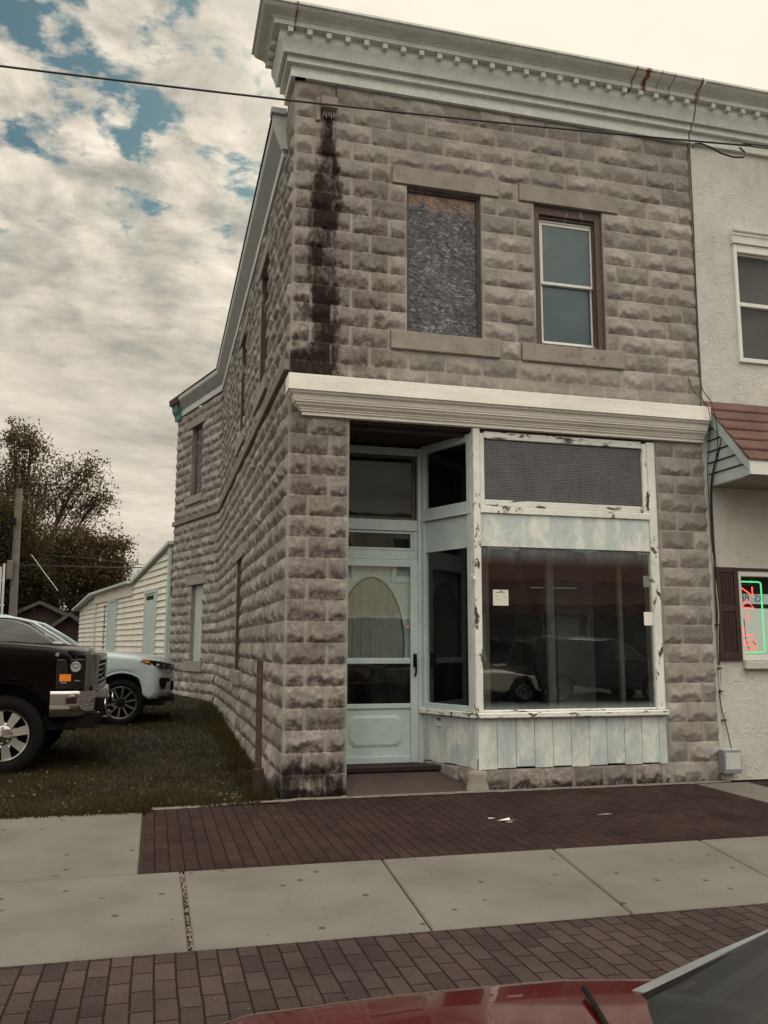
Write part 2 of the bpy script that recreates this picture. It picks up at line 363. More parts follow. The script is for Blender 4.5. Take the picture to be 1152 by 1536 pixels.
# ------------------------------------------------------------------ rock-faced block walls
H = .2032
def lines(a, b, step, brk):
    pts = sorted(set([round(a, 5), round(b, 5)]+[round(x, 5) for x in brk if a < x < b])); out = []
    for p, q in zip(pts[:-1], pts[1:]):
        n = max(1, int(round((q-p)/step))); out += list(np.linspace(p, q, n+1)[:-1])
    return np.array(out+[pts[-1]])
def rock_wall(name, parent, O, u, nrm, u0, u1, rows, holes=(), step=.016, seed=1, depth=.04, taper=(1, 1), stain=None, L=.4064, phase=0., reveal=(), rev_depth=.22, topfade=None, dirt_shade=None):
    """rows: list of (z0, z1, roughness). holes: (u0,u1,z0,z1) left open. reveal: those holes that get stone returns"""
    O = np.array(O, float); u = np.array([u[0], u[1], 0.]); u /= np.linalg.norm(u); nrm = np.array([nrm[0], nrm[1], 0.]); nrm /= np.linalg.norm(nrm)
    us = lines(u0, u1, step, [h[0] for h in holes]+[h[1] for h in holes])
    zs = lines(rows[0][0], rows[-1][1], step*.8, [h[2] for h in holes]+[h[3] for h in holes]+[r[0] for r in rows])
    U, Z = np.meshgrid(us, zs)
    z0a = np.array([r[0] for r in rows]); ri = np.clip(np.searchsorted(z0a, Z+1e-6, side='right')-1, 0, len(rows)-1)
    z0 = z0a[ri]; z1 = np.array([r[1] for r in rows])[ri]; rough = np.array([r[2] for r in rows])[ri]
    t = np.clip((Z-z0)/(z1-z0), 0, 1); hr = z1-z0
    off = phase+(ri % 2)*L/2
    q = (U-off)/L; bi = np.floor(q); s = q-bi
    h1 = _hash(bi, ri.astype(float), seed); h2 = _hash(bi, ri.astype(float), seed+5); h3 = _hash(bi, ri.astype(float), seed+9)
    var = np.floor(h1*7); sf = np.where(h2 > .5, 1-s, s)
    es = np.minimum(s, 1-s)*L; et = np.minimum(t, 1-t)*hr
    # distance to a hole or to the ends of the wall
    dh = np.full(U.shape, 9.)
    for a, b, c, d in holes:
        dx = np.maximum(np.maximum(a-U, U-b), 0); dz = np.maximum(np.maximum(c-Z, Z-d), 0); dh = np.minimum(dh, np.hypot(dx, dz))
    if taper[0]: dh = np.minimum(dh, U-u0)
    if taper[1]: dh = np.minimum(dh, u1-U)
    edge = sstep(.007, .034, es)*sstep(.004, .05, dh)
    jag = fbm(sf*7+var*13.7, var*3.1+sf*.7, seed+21, 4)
    jag2 = fbm(sf*19+var*5.1, var*1.7, seed+33, 3)
    tb = np.clip(.06+.78*(jag-.18)+.26*(jag2-.5)+.22*(h2-.5), .07, .70)*sstep(0, .10, np.minimum(s, 1-s))+.06
    up = .22+.78*np.clip((1-t)/(1-tb), 0, 1)**.75
    lo = np.clip(t/tb, 0, 1)
    lo = .12*lo+.88*lo**1.7
    d = np.where(t >= tb, up, lo)
    chip = (fbm(U*24, Z*28, seed+51, 4)-.5); chip2 = (fbm(U*8, Z*11, seed+61, 3)-.5); rid = np.abs(fbm(U*11+3*chip2, Z*13, seed+71, 3)-.5)*2
    d = d*(1+.9*chip2)+chip*.46-.20*sstep(.22, .0, rid)
    disp = depth*rough*np.clip(d, 0, 2)*edge*sstep(0, .03, t)*sstep(0, .05, 1-t)*(.75+.5*h3)
    fx = (sf-.5)*2; fz = (t-.5)*2; fac = np.full(U.shape, 9.)
    for k in range(7):
        r = [_hash(var+31*k+q, np.floor(h3*3), seed+80+q) for q in range(3)]
        fac = np.minimum(fac, .70+.75*r[0]+(r[1]-.5)*1.7*fx+(r[2]-.62)*1.9*fz)
    fac = np.clip(fac, .05, 1.25)
    disp = depth*rough*np.clip(.50*d+.62*fac*np.where(t >= tb, 1., .25+.75*lo)+chip*.20, 0, 2)*edge*sstep(0, .03, t)*sstep(0, .05, 1-t)*(.75+.5*h3)
    mort = (et < .0065) | (es < .0065)
    disp = np.where(mort, -.003, disp)
    P = O[None, None, :]+U[..., None]*u+Z[..., None]*np.array([0, 0, 1.])+disp[..., None]*nrm
    nz, nu = U.shape
    uc = (us[:-1]+us[1:])/2; zc = (zs[:-1]+zs[1:])/2; UC, ZC = np.meshgrid(uc, zc); keep = np.ones(UC.shape, bool)
    for a, b, c, dd in holes: keep &= ~((UC > a) & (UC < b) & (ZC > c) & (ZC < dd))
    idx = np.arange(nz*nu).reshape(nz, nu)
    A = idx[:-1, :-1][keep]; B = idx[:-1, 1:][keep]; Cc = idx[1:, 1:][keep]; D = idx[1:, :-1][keep]
    flip = np.dot(np.cross(u, [0, 0, 1.]), nrm) < 0
    quads = np.stack([A, D, Cc, B] if flip else [A, B, Cc, D], 1)
    V = P.reshape(-1, 3)
    tone = (.78+.36*h3+.12*(h2-.5)+.35*chip2*edge).ravel()
    tone = np.where(mort.ravel(), 1.16, tone)
    low = np.clip((tb*1.12-t)/tb, 0, 1)*edge  # lower break of each block, darkened for dirt and painted shade
    df = 1. if dirt_shade is None else dirt_shade(U, Z)
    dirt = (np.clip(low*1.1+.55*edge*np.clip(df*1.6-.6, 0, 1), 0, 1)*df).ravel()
    st = np.zeros(U.size) if stain is None else (stain(U, Z)*np.where(mort, .80, 1.)).ravel()
    extraV = []; extraQ = []; base = len(V)
    for a, b, c, dd in reveal:
        p = lambda uu, zz, w: O+uu*u+np.array([0, 0, zz])-w*nrm
        for (ua, za), (ub, zb) in (((a, c), (a, dd)), ((a, dd), (b, dd)), ((b, dd), (b, c)), ((b, c), (a, c))):
            k = base+len(extraV); extraV += [p(ua, za, 0), p(ub, zb, 0), p(ub, zb, rev_depth), p(ua, za, rev_depth)]; extraQ.append((k, k+1, k+2, k+3))
    if extraV:
        V = np.concatenate([V, np.array(extraV)]); quads = np.concatenate([quads, np.array(extraQ)])
        tone = np.concatenate([tone, np.full(len(extraV), .85)]); dirt = np.concatenate([dirt, np.full(len(extraV), .25)]); st = np.concatenate([st, np.zeros(len(extraV))])
    used = np.zeros(len(V), bool); used[quads.ravel()] = True; remap = np.cumsum(used)-1
    V = V[used]; quads = remap[quads]
    V = V-np.array(origin(parent))
    me = bpy.data.meshes.new(name)
    me.vertices.add(len(V)); me.vertices.foreach_set('co', V.ravel().astype(np.float32))
    me.loops.add(len(quads)*4); me.loops.foreach_set('vertex_index', quads.ravel().astype(np.int32))
    me.polygons.add(len(quads)); me.polygons.foreach_set('loop_start', np.arange(0, len(quads)*4, 4, dtype=np.int32))
    me.polygons.foreach_set('use_smooth', np.ones(len(quads), bool))
    me.update(calc_edges=True); me.validate()
    for nm, arr in (('tone', tone[used]), ('dirt', dirt[used]), ('stain', st[used])):
        a = me.attributes.new(nm, 'FLOAT', 'POINT'); a.data.foreach_set('value', arr.astype(np.float32))
    me.set_sharp_from_angle(angle=math.radians(50))
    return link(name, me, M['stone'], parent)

def sweep(prof, path, cap=True):
    """prof: (out, z) list; path: list of functions out -> (x, y)"""
    mb = MB()
    mb.rows([[(*f(p), z) for p, z in prof] for f in path], True, cap); return mb

def framed(mb, ux, y0, y1, x0, x1, z0, z1, w, wt=None, wb=None):
    """four bars round an opening in a plane facing -y (sides run full height, rails butt between)"""
    wt = wt or w; wb = wb or w
    mb.box(x0, x0+w, y0, y1, z0, z1); mb.box(x1-w, x1, y0, y1, z0, z1)
    mb.box(x0+w, x1-w, y0+.002, y1-.002, z1-wt, z1); mb.box(x0+w, x1-w, y0+.002, y1-.002, z0, z0+wb); return mb

# ================================================================== THE CORNER SHOP
W = 4.64
shop = thing('shop_building', 'two storey corner shop of rock faced grey blocks with white cornice and boarded window', 'building', (0, 0, 0))
ROW_LO = [(k*H, (k+1)*H, 1.) for k in range(17)]+[(17*H, 3.665, .9), (3.665, 4.06, .25)]
ROW_UP = [(4.06, 4.20, .22)]+[(4.20+k*H, 4.20+(k+1)*H, .95) for k in range(15)]
W1 = (1.21, 2.045, 4.605, 6.235); W2 = (2.665, 3.497, 4.605, 6.235)
SLABS = [(1.045, 2.255, 6.235, 6.437), (1.03, 2.24, 4.405, 4.605), (2.49, 3.695, 6.235, 6.437), (2.482, 3.70, 4.405, 4.605)]
def front_stain(U, Z):
    rw_ = np.floor((Z-4.2)/H); j1 = _hash(rw_, rw_*0, 71)-.5; j2 = _hash(rw_, rw_*0, 77)-.5
    c = .335+.02*np.sin(Z*3.1)+.05*(vnoise(Z*2.3, Z*0, 3)-.5)+.035*j1
    w = .075+.05*sstep(6.9, 5.9, Z)+.04*vnoise(Z*4.9, Z*0+3, 5)
    w = (w+.035*j2)*(.35+.65*sstep(6.95, 6.2, Z))
    w = w*.80; bk = _hash(np.floor(U/.2032+.5*(rw_ % 2)), rw_, 91)
    s = (.62+.50*bk)*sstep(w+.11, w-.035, np.abs(U-c))*sstep(6.95, 6.86, Z)*sstep(4.05, 4.12, Z)*1.0
    s = np.maximum(s, .46*sstep(.40, .05, np.abs(U-.17))*sstep(6.2, 5.2, Z)*sstep(4.05, 4.1, Z)*vnoise(U*6, Z*5, 8)*1.4)
    s = np.maximum(s, sstep(.62, .35, U)*sstep(4.42, 4.22, Z)*sstep(4.05, 4.08, Z)*.95)
    s = np.maximum(s, .98*sstep(.50, .16, Z)*sstep(1.2, .7, U)*(.45+.75*vnoise(U*8, Z*9, 12)))
    s = np.maximum(s, .40*sstep(.18, .0, Z))
    return s
def front_dirt_shade(U, Z):
    left = sstep(1.35, .5, U); return np.clip(.10+.85*left*sstep(6.9, 5.4, Z)+.22+.30*vnoise(U*1.1, Z*1.1, 4)*sstep(1., 3., Z), 0, 1)
holes = [(.612, 4.022, 0, 3.665), W1, W2]+SLABS
rock_wall('front_wall', shop, (0, 0, 0), (1, 0), (0, -1), 0, W, ROW_LO+ROW_UP, holes, .0155, 3, .026, (1, 0), front_stain, reveal=[W1, W2], rev_depth=.20, dirt_shade=front_dirt_shade)
def side_stain(U, Z):
    return np.maximum(.85*sstep(.40, .05, Z)*sstep(1.0, .1, U), .30*sstep(.25, .0, Z))
L1 = 9.55
SW = [(1.90, 2.75, 4.605, 6.235), (4.62, 5.47, 4.605, 6.235), (4.36, 5.22, 1.03, 2.655)]
SS = [(1.72, 2.98, 6.235, 6.437), (1.72, 3.02, 4.405, 4.605), (4.42, 5.67, 6.235, 6.437), (4.42, 5.70, 4.405, 4.605), (4.19, 5.42, 2.655, 2.857), (4.19, 5.45, .83, 1.03)]
ROW_SL = [(k*H, (k+1)*H, 1.) for k in range(20)]+[(20*H, 4.10, .1)]
ROW_SU = [(4.10, 4.20, .1)]+[(4.20+k*H, 4.20+(k+1)*H, 1.) for k in range(12)]+[(4.20+12*H, 7.25, .8)]
rock_wall('side_wall', shop, (0, 0, 0), (0, 1), (-1, 0), 0, L1, ROW_SL+ROW_SU, SW+SS, .021, 17, .040, (1, 0), side_stain, reveal=SW, rev_depth=.24, dirt_shade=lambda U, Z: .40+.4*vnoise(U*1.3, Z*1.3, 4))
B2 = np.array([0, L1]); E2 = np.array([-.86, 12.25]); D2 = (E2-B2)/np.linalg.norm(E2-B2); L2 = float(np.linalg.norm(E2-B2)); N2 = np.array([-D2[1], D2[0]])
RW = [(1.13, 1.83, 4.65, 6.235), (.84, 1.53, 1.05, 2.67)]
RS = [(1.02, 2.08, 6.235, 6.42), (1.02, 2.10, 4.47, 4.65), (.70, 1.82, 2.67, 2.89), (.70, 1.82, .84, 1.05)]
rock_wall('rear_wing_wall', shop, (0, L1, 0), D2, N2, 0, L2, ROW_SL+[(4.10, 4.20, .1)]+[(4.20+k*H, 4.20+(k+1)*H, 1.) for k in range(12)], RW+RS, .024, 29, .040, (0, 1), lambda U, Z: .30*sstep(.55, .25, Z), reveal=RW, rev_depth=.2, dirt_shade=lambda U, Z: .35+.4*vnoise(U*1.3, Z*1.3, 4))
def slab(name, O, u, d0, u0, u1, z0, z1, lip=.016):
    mb = MB(); mb.obox(O, u, d0, lip, u0+.004, u1-.004, z0+.004, z1-.004)
    return obj(name, mb, M['slab'], shop, bevel=.006)
for i, (a, b, c, d) in enumerate(SLABS):      # -y is "right normal" of +x, so run the bar from right to left
    nm = 'window_lintel' if i % 2 == 0 else 'window_sill'
    slab(nm, (W, 0, 0), (-1, 0), -.21, W-b, W-a, c, d, .020 if i % 2 == 0 else .034)
for i, (a, b, c, d) in enumerate(SS): slab('window_lintel' if i % 2 == 0 else 'window_sill', (0, 0, 0), (0, 1), -.24, a, b, c, d, .03 if i % 2 == 0 else .05)
for i, (a, b, c, d) in enumerate(RS): slab('window_lintel' if i % 2 == 0 else 'window_sill', (0, L1, 0), D2, -.2, a, b, c, d, .03 if i % 2 == 0 else .05)
# solid body behind the faces: back, right and roof, so the building holds up from elsewhere
mb = MB(); mb.prism([(.0, .5), (W, .5), (W, 12.2), (-.80, 12.2), (.0, 9.56)], lambda p: (p[0]+.02, p[1], 7.03), lambda p: (p[0]+.02, p[1], 7.10))
obj('roof', mb, M['black'], shop)
mb = MB(); mb.box(W-.02, W, .02, 12.2, 0, 7.2); mb.box(-.8, W, 12.22, 12.26, 0, 7.0); mb.box(.0, W, .22, .26, 7.0, 7.7)
obj('rear_wall', mb, M['stucco'], shop)
# belt course
mb = MB(); mb.obox((0, 0, 0), (0, 1), -.02, .055, .02, L1+.005, 4.098, 4.205); mb.obox((0, L1, 0), D2, -.02, .055, -.005, L2+.02, 4.098, 4.205)
obj('belt_course', mb, M['belt'], shop, bevel=.008)
# ---------------- roof cornice (mitred at the corner, returning down the side)
CP = [(-.30, 7.245), (.055, 7.245), (.055, 7.372), (.106, 7.372), (.106, 7.452), (.112, 7.452), (.150, 7.442), (.158, 7.47), (.170, 7.51), (.190, 7.552), (.203, 7.578), (.203, 7.655),
      (.270, 7.655), (.270, 7.712), (.279, 7.712), (.284, 7.722), (.300, 7.733), (.330, 7.742), (.362, 7.752), (.385, 7.764), (.398, 7.780), (.402, 7.79), (.424, 7.79), (.424, 7.815), (-.30, 7.95)]
def cornice(x1, ret):
    path = ([lambda p: (-p, ret), lambda p: (-p, -p)] if ret is not None else [lambda p: (W+.022, -p)])
    xs = list(np.linspace(.1 if ret is not None else W+.5, x1, 30)); path += [(lambda p, x=x: (x, -p)) for x in xs]
    return sweep(CP, path)
def rusted(o, spots):
    me = o.data; n = len(me.vertices); co = np.zeros(n*3); me.vertices.foreach_get('co', co); co = co.reshape(-1, 3)+np.array(origin(o)); r = np.zeros(n)
    for x, w, a in spots: r = np.maximum(r, a*np.clip(1-np.abs(co[:, 0]-x)/w, 0, 1)*(co[:, 2] > 7.63))
    a = me.attributes.new('rust', 'FLOAT', 'POINT'); a.data.foreach_set('value', r.astype(np.float32))
def subdiv_x(o, cuts):
    bm = bmesh.new(); bm.from_mesh(o.data)
    for x in cuts: bmesh.ops.bisect_plane(bm, geom=bm.verts[:]+bm.edges[:]+bm.faces[:], plane_co=(x, 0, 0), plane_no=(1, 0, 0), dist=1e-5)
    bm.to_mesh(o.data); bm.free(); o.data.polygons.foreach_set('use_smooth', [True]*len(o.data.polygons)); o.data.set_sharp_from_angle(angle=math.radians(28))
co1 = obj('roof_cornice', cornice(W, .47), M['cornice'], shop, smooth=28)
RUST = [(-.05, .04, .85), (3.78, .045, .85), (3.93, .07, 1.05), (4.10, .035, .7), (4.26, .035, .72), (4.62, .05, .85)]
subdiv_x(co1, sorted([x+k*w for x, w, a in RUST for k in (-1, 0, 1)]+[1.75]))
rusted(co1, RUST)
mb = MB()
def dentil(par, x):
    mb = MB(); mb.box(x-.028, x+.028, -.262, -.2035, 7.592, 7.652); return obj('dentil', mb, M["cornice"], par, bevel=.003)
d0 = dentil(co1, -.098)
for k in range(1, 24): copy_part(d0, co1, (k*.2003, 0, 0))
ds = MB(); ds.box(-.262, -.2035, -.02, .036, 7.592, 7.652); d1 = obj('dentil', ds, M['cornice'], co1, bevel=.003)
for k in (1, 2): copy_part(d1, co1, (0, .17*k, 0))
# scupper box on the wall, dripping down the black streak
mb = MB(); mb.box(.262, .435, -.10, -.01, 6.93, 7.05); mb.box(.215, .262, -.045, -.01, 6.80, 7.06)
sb = obj('scupper_box', mb, M['slab'], shop, bevel=.005, label='pale metal scupper box at the top of the black streak')
mb = MB()
for k in range(5): mb.tube([(.30+k*.025, -.05, 6.93), (.295+k*.027, -.055, 6.85-.02*(k % 2))], .006, 5)
obj('drip_straw', mb, M['slab'], sb)
mb = MB(); mb.tube([(.425, -.046, 7.24), (.425, -.046, 7.05)], .007, 6); obj('conduit', mb, M['cable'], shop)
# ---------------- eaves of the side: frieze board, sloping soffit, box gutter
def eave_path(y0):
    m = np.array([-1., 0]); n = N2; b = (m+n); b = b/np.dot(b, m)
    return [lambda p: (-p, y0), lambda p: (b[0]*p, L1+b[1]*p), lambda p: (E2[0]+n[0]*p, E2[1]+n[1]*p)]
pp = eave_path(.50)
obj('frieze_board', sweep([(0.0, 6.66), (.045, 6.66), (.045, 6.79), (0.0, 6.79)], pp), M['gutter'], shop)
obj('soffit', sweep([(0.0, 6.792), (.047, 6.792), (.150, 7.0), (0, 7.0)], pp), M['soffit'], shop)
gu = obj('gutter', sweep([(.02, 7.002), (.152, 7.002), (.165, 7.03), (.170, 7.10), (.02, 7.10)], pp), M['gutter'], shop, bevel=.004)
obj('drip_edge', sweep([(.0, 7.102), (.185, 7.102), (.185, 7.125), (.0, 7.14)], pp), M['black'], shop)
mb = MB(); mb.prism([(0, 6.72), (.06, 6.72), (.17, 7.0), (.17, 7.10), (0, 7.10)], lambda p: (-p[0]-.006, .44, p[1]), lambda p: (-p[0]-.006, .50, p[1])); obj('eave_end_panel', mb, M['gutter'], shop)
mb = MB(); mb.box(-.20, -.03, .40, .52, 7.105, 7.17); obj('end_cap', mb, M['gutter'], gu, bevel=.004)
e3 = lambda p, k: (E2[0]+N2[0]*p+D2[0]*k, E2[1]+N2[1]*p+D2[1]*k)
obj('green_eave_return', sweep([(0.0, 6.60), (.06, 6.60), (.075, 6.72), (.13, 6.80), (.15, 6.95), (0, 6.95)], [lambda p: e3(p+.01, -.32), lambda p: e3(p+.01, .05)]), M['greenpaint'], shop, label='old green painted end of the rear eave')
obj('gutter_end', sweep([(.0, 6.955), (.20, 6.955), (.215, 7.09), (0, 7.09)], [lambda p: e3(p+.012, -.42), lambda p: e3(p+.012, .07)]), M['rust'], gu)

# ---------------- upper front windows
fr = MB(); framed(fr, 0, .05, .17, W1[0]+.002, W1[1]-.002, W1[2]+.002, W1[3]-.002, .03)
bw = obj('boarded_window', fr, M['brownwood'], shop, label='upper window boarded over with grey strand board')
mb = MB(); mb.box(W1[0]+.004, W1[1]-.004, .085, .10, W1[2]-.0, W1[3]-.035); obj('strand_board', mb, M['osb'], bw)
fr = MB(); framed(fr, 0, .03, .17, W2[0]+.002, W2[1]-.002, W2[2]+.002, W2[3]-.002, .075, .10, .03); framed(fr, 0, .06, .15, W2[0]+.078, W2[1]-.078, W2[2]+.034, W2[3]-.103, .014, .03, .014)
w2 = obj('sash_window', fr, M['brownwood'], shop, bevel=.004, label='upper window with white sashes in weathered brown frame')
v0, v1, vz0, vz1, vm = 2.735, 3.462, 4.648, 6.10, 5.36
fr = MB(); framed(fr, 0, .085, .145, v0+.016, v1-.016, vz0, vz1, .022)
vf = obj('vinyl_frame', fr, M['vinyl'], w2, bevel=.003)
fr = MB(); framed(fr, 0, .095, .122, v0+.04, v1-.04, vm-.012, vz1-.024, .032)
obj('upper_sash', fr, M['vinyl'], w2, bevel=.003)
fr = MB(); framed(fr, 0, .124, .148, v0+.04, v1-.04, vz0+.024, vm+.018, .032)
obj('lower_sash', fr, M['vinyl'], w2, bevel=.003)
mb = MB(); mb.box(v0+.07, v1-.07, .107, .110, vm+.018, vz1-.054); obj('upper_pane', mb, M['glass_painted_sky'], w2)
mb = MB(); mb.box(v0+.07, v1-.07, .135, .138, vz0+.054, vm-.012); obj('lower_pane', mb, M['glass_painted_sky'], w2)

# ---------------- side windows
M['paleboard'] = plain('pale_board', (.42, .47, .46), .7, .12, 5, .1)
M['dullboard'] = plain('dull_grey_board', (.10, .095, .10), .85, .35, 8, .3)
for i, (a, b, c, d) in enumerate(SW):
    mb = MB(); y = .13; lo = i == 2
    mb.box(y, y+.06, a+.002, a+.062, c+.002, d-.002); mb.box(y, y+.06, b-.062, b-.002, c+.002, d-.002)
    mb.box(y+.002, y+.058, a+.062, b-.062, d-.07, d-.002); mb.box(y+.002, y+.058, a+.062, b-.062, c+.002, c+.06)
    w = obj('side_window', mb, M['aqua'] if lo else M['brownwood'], shop, bevel=.004, label=['upper side window nearer the street', 'upper side window farther from the street', 'lower side window with pale board'][i])
    mb = MB(); mb.box(.004, .128, b-.022, b-.002, c+.002, d-.002); obj('jamb', mb, M['brownwood'], w)
    mb = MB(); mb.box(y+.02, y+.035, a+.062, b-.062, c+.06, d-.07); obj('board', mb, M['paleboard'] if lo else M['dullboard'], w)
for i, (a, b, c, d) in enumerate(RW):
    mb = MB(); O = (0, L1, 0)
    mb.obox(O, D2, -.15, -.09, a+.002, a+.05, c+.002, d-.002); mb.obox(O, D2, -.15, -.09, b-.05, b-.002, c+.002, d-.002); mb.obox(O, D2, -.148, -.092, a+.05, b-.05, d-.05, d-.002); mb.obox(O, D2, -.148, -.092, a+.05, b-.05, c+.002, c+.05)
    w = obj('wing_window', mb, M['brownwood'] if i == 0 else M['aqua'], shop, bevel=.004, label=['upper rear wing window with dark board', 'lower rear wing window with pale board'][i])
    mb = MB(); mb.obox(O, D2, -.13, -.115 if i == 0 else -.085, a+.05, b-.05, c+.05, d-.05); obj('board', mb, M['osb'] if i == 0 else M['paleboard'], w)

# ---------------- storefront cornice
SP = [(-.02, 4.052), (.02, 4.052), (.20, 4.002), (.212, 3.995), (.212, 3.842), (.195, 3.842), (.186, 3.82), (.160, 3.808), (.150, 3.785), (.148, 3.765), (.140, 3.758), (.140, 3.745), (.122, 3.742),
      (.118, 3.722), (.098, 3.708), (.085, 3.70), (.083, 3.688), (.070, 3.686), (.070, 3.668), (.052, 3.666), (.052, 3.632), (-.02, 3.632)]
pl = [lambda p: (.175-p, -.0), lambda p: (.175-p, -p)]+[(lambda p, x=x: (x, -p)) for x in np.linspace(.3, W-.05, 20)]+[lambda p: (W-.02, -p)]
sf = obj('storefront_cornice', sweep(SP, pl), M['fascia'], shop, smooth=25)
# ---------------- recess: ceiling, header, pier cheek, floor
mb = MB(); mb.box(.58, 4.05, .02, .95, 3.60, 3.64); mb.box(.615, 1.96, .10, .16, 3.555, 3.60)
for k in range(6): mb.box(.62, 1.95, .20+k*.11, .30+k*.11, 3.592, 3.60)
obj('recess_ceiling', mb, M['darkwood'], shop)
for a, b, c in ((.57, .612, .82), (4.022, 4.06, .3)): mb = MB(); mb.box(a, b, .0, c, 0, 3.60); obj('pier_cheek', mb, M['slab'], shop)
mb = MB(); mb.hexa([(.612, -.075, -.02), (1.93, -.01, -.02), (1.60, .84, -.02), (.612, .84, -.02), (.612, -.075, .012), (1.93, -.005, .012), (1.60, .84, .185), (.612, .84, .185)])
obj('entry_slab', mb, M['slabfloor'], shop, bevel=.006)
# ---------------- door wall (y = .8)
DY = .80
mb = MB()
mb.box(.612, .640, DY-.03, DY+.09, .19, 3.56); mb.box(1.555, 1.615, DY-.03, DY+.09, .15, 3.56)
mb.box(.642, 1.553, DY-.02, DY+.08, 3.475, 3.56); mb.box(.642, 1.553, DY-.02, DY+.08, 2.632, 2.752); mb.box(.642, 1.553, DY-.012, DY+.07, 2.315, 2.415)
df = obj('door_frame', mb, M['aqua'], shop, bevel=.005)
mb = MB(); framed(mb, 0, DY-.004, DY+.05, .642, 1.51, 2.418, 2.630, .028); tr1 = obj('small_transom', mb, M['aqua'], shop, bevel=.004)
mb = MB(); mb.box(.670, 1.482, DY+.018, DY+.023, 2.446, 2.602); obj('pane', mb, M['glass_dark'], tr1)
mb = MB(); mb.box(1.512, 1.553, DY-.008, DY+.06, 2.418, 2.63); obj('transom_post', mb, M['aqua'], tr1)
mb = MB(); framed(mb, 0, DY+.0, DY+.05, .642, 1.53, 2.755, 3.472, .03); tr2 = obj('large_transom', mb, M['brownwood'], shop, bevel=.004)
mb = MB(); mb.box(.672, 1.50, DY+.018, DY+.023, 2.785, 3.442); obj('pane', mb, M['glass_dark'], tr2)
# storm door
dx0, dx1, dz0, dz1 = .645, 1.550, .185, 2.312
mb = MB(); y0, y1 = DY-.045, DY-.010
mb.box(dx0, dx0+.085, y0, y1, dz0, dz1); mb.box(dx1-.085, dx1, y0, y1, dz0, dz1)
for a, b in ((2.236, dz1), (1.205, 1.265), (.742, .792), (dz0, .255)): mb.box(dx0+.085, dx1-.085, y0+.002, y1-.002, a, b)
door = obj('storm_door', mb, M['door'], shop, bevel=.006, seg=2, label='pale aqua storm door with glass above and raised panel below')
def octo(mb, x0, x1, z0, z1, c, ya, yb, ins):
    P = [(x0+c, z0), (x1-c, z0), (x1, z0+c), (x1, z1-c), (x1-c, z1), (x0+c, z1), (x0, z1-c), (x0, z0+c)]
    cx, cz = (x0+x1)/2, (z0+z1)/2
    Q = [(px+math.copysign(ins, cx-px), pz+math.copysign(ins, cz-pz)) for px, pz in P]
    mb.rows([[(px, ya, pz) for px, pz in P], [(px, yb, pz) for px, pz in Q]], True)
    mb.add([(px, yb, pz) for px, pz in Q], [tuple(range(8))]); return mb
mb = MB(); mb.box(dx0+.085, dx1-.085, y1-.015, y1-.004, .255, .742); obj('kick_panel', mb, M['door'], door)
mb = MB(); octo(mb, dx0+.15, dx1-.165, .345, .675, .055, y1-.0152, y1-.030, .03); octo(mb, dx0+.19, dx1-.205, .385, .635, .05, y1-.0302, y1-.022, .012); obj('raised_panel', mb, M['door'], door, smooth=20)
mb = MB(); mb.box(dx0+.085, dx1-.085, y0+.015, y0+.018, 1.265, 2.236); obj('glass', mb, M['glass_storm'], door)
M['screen'] = glass_mat('insect_screen_glass', tint=(.35, .33, .33), dust=.04, refl=.6)
mb = MB(); mb.box(dx0+.085, dx1-.085, y0+.015, y0+.018, .792, 1.205); obj('lower_glass', mb, M['screen'], door)
mb = MB(); mb.box(1.494, 1.532, y0-.012, y0, 1.17, 1.31); mb.tube([(1.513, y0-.01, 1.30), (1.513, y0-.045, 1.27), (1.513, y0-.045, 1.12), (1.513, y0-.012, 1.08)], .011, 8); obj('handle', mb, M['black'], door, smooth=40)
mb = MB(); mb.box(1.40, 1.455, y0+.010, y0+.0145, 1.575, 1.615); st = obj('door_sticker', mb, plain('red_sticker', (.28, .025, .03), .5, .1, 5, 0), shop, label='small red sticker on the door glass')
mb = MB()
for k in range(6): mb.box(1.406+k*.0075, 1.411+k*.0075, y0+.008, y0+.0098, 1.590+.004*(k % 2), 1.600+.005*((k*2) % 3))
mb.box(1.405, 1.45, y0+.008, y0+.0098, 1.580, 1.583); obj('sticker_print', mb, M['white'], st)
# inner door with an oval light and pleated curtain
mb = MB(); mb.box(.645, 1.550, DY+.035, DY+.075, .19, 2.31); idr = obj('inner_door', mb, M['aqua'], shop, label='inner door with oval curtained light')
cx, cz, ax, az = 1.05, 1.40, .36, .72
oval = lambda k, s: (cx+s*ax*math.cos(k), cz+s*az*math.sin(k))
mb = MB(); mb.tube([(*oval(2*PI*k/48, 1)[:1], DY+.03, oval(2*PI*k/48, 1)[1]) for k in range(49)], .012, 8); obj('oval_rim', mb, plain('dark_oval_rim', (.06, .07, .07), .5, .2, 5, 0), idr, smooth=40)
cur = MB(); NN = 120; top = []; bot = []
for k in range(NN+1):
    x = cx-ax*.985+2*ax*.985*k/NN; hh = az*math.sqrt(max(0, 1-((x-cx)/ax)**2)); y = DY+.026+.006*math.sin(k*1.15)+.004*math.sin(k*.37+1)
    top.append((x, y, cz+hh)); bot.append((x, y, cz-hh))
cur.rows([bot, top]); obj('curtain', cur, plain('pleated_curtain', (.25, .255, .235), .9, .15, 8, 0), idr, smooth=60)
# faint ornament left in the lower corners of the inner door
orn = plain('worn_scroll', (.20, .17, .16), .8, .2, 5, 0)
for sx in (-1, 1):
    mb = MB()
    for k in range(7):
        a = .5+.16*k; r = .30+.02*(k % 3); x = cx+sx*(.42-.045*k*.5); z = .80+.05*k
        mb.tube([(x+sx*.02*math.cos(q), DY+.031, z+.045*math.sin(q)+.01*q) for q in np.linspace(0, 4.5, 9)], .006, 5)
    obj('scroll_ornament', mb, orn, idr)

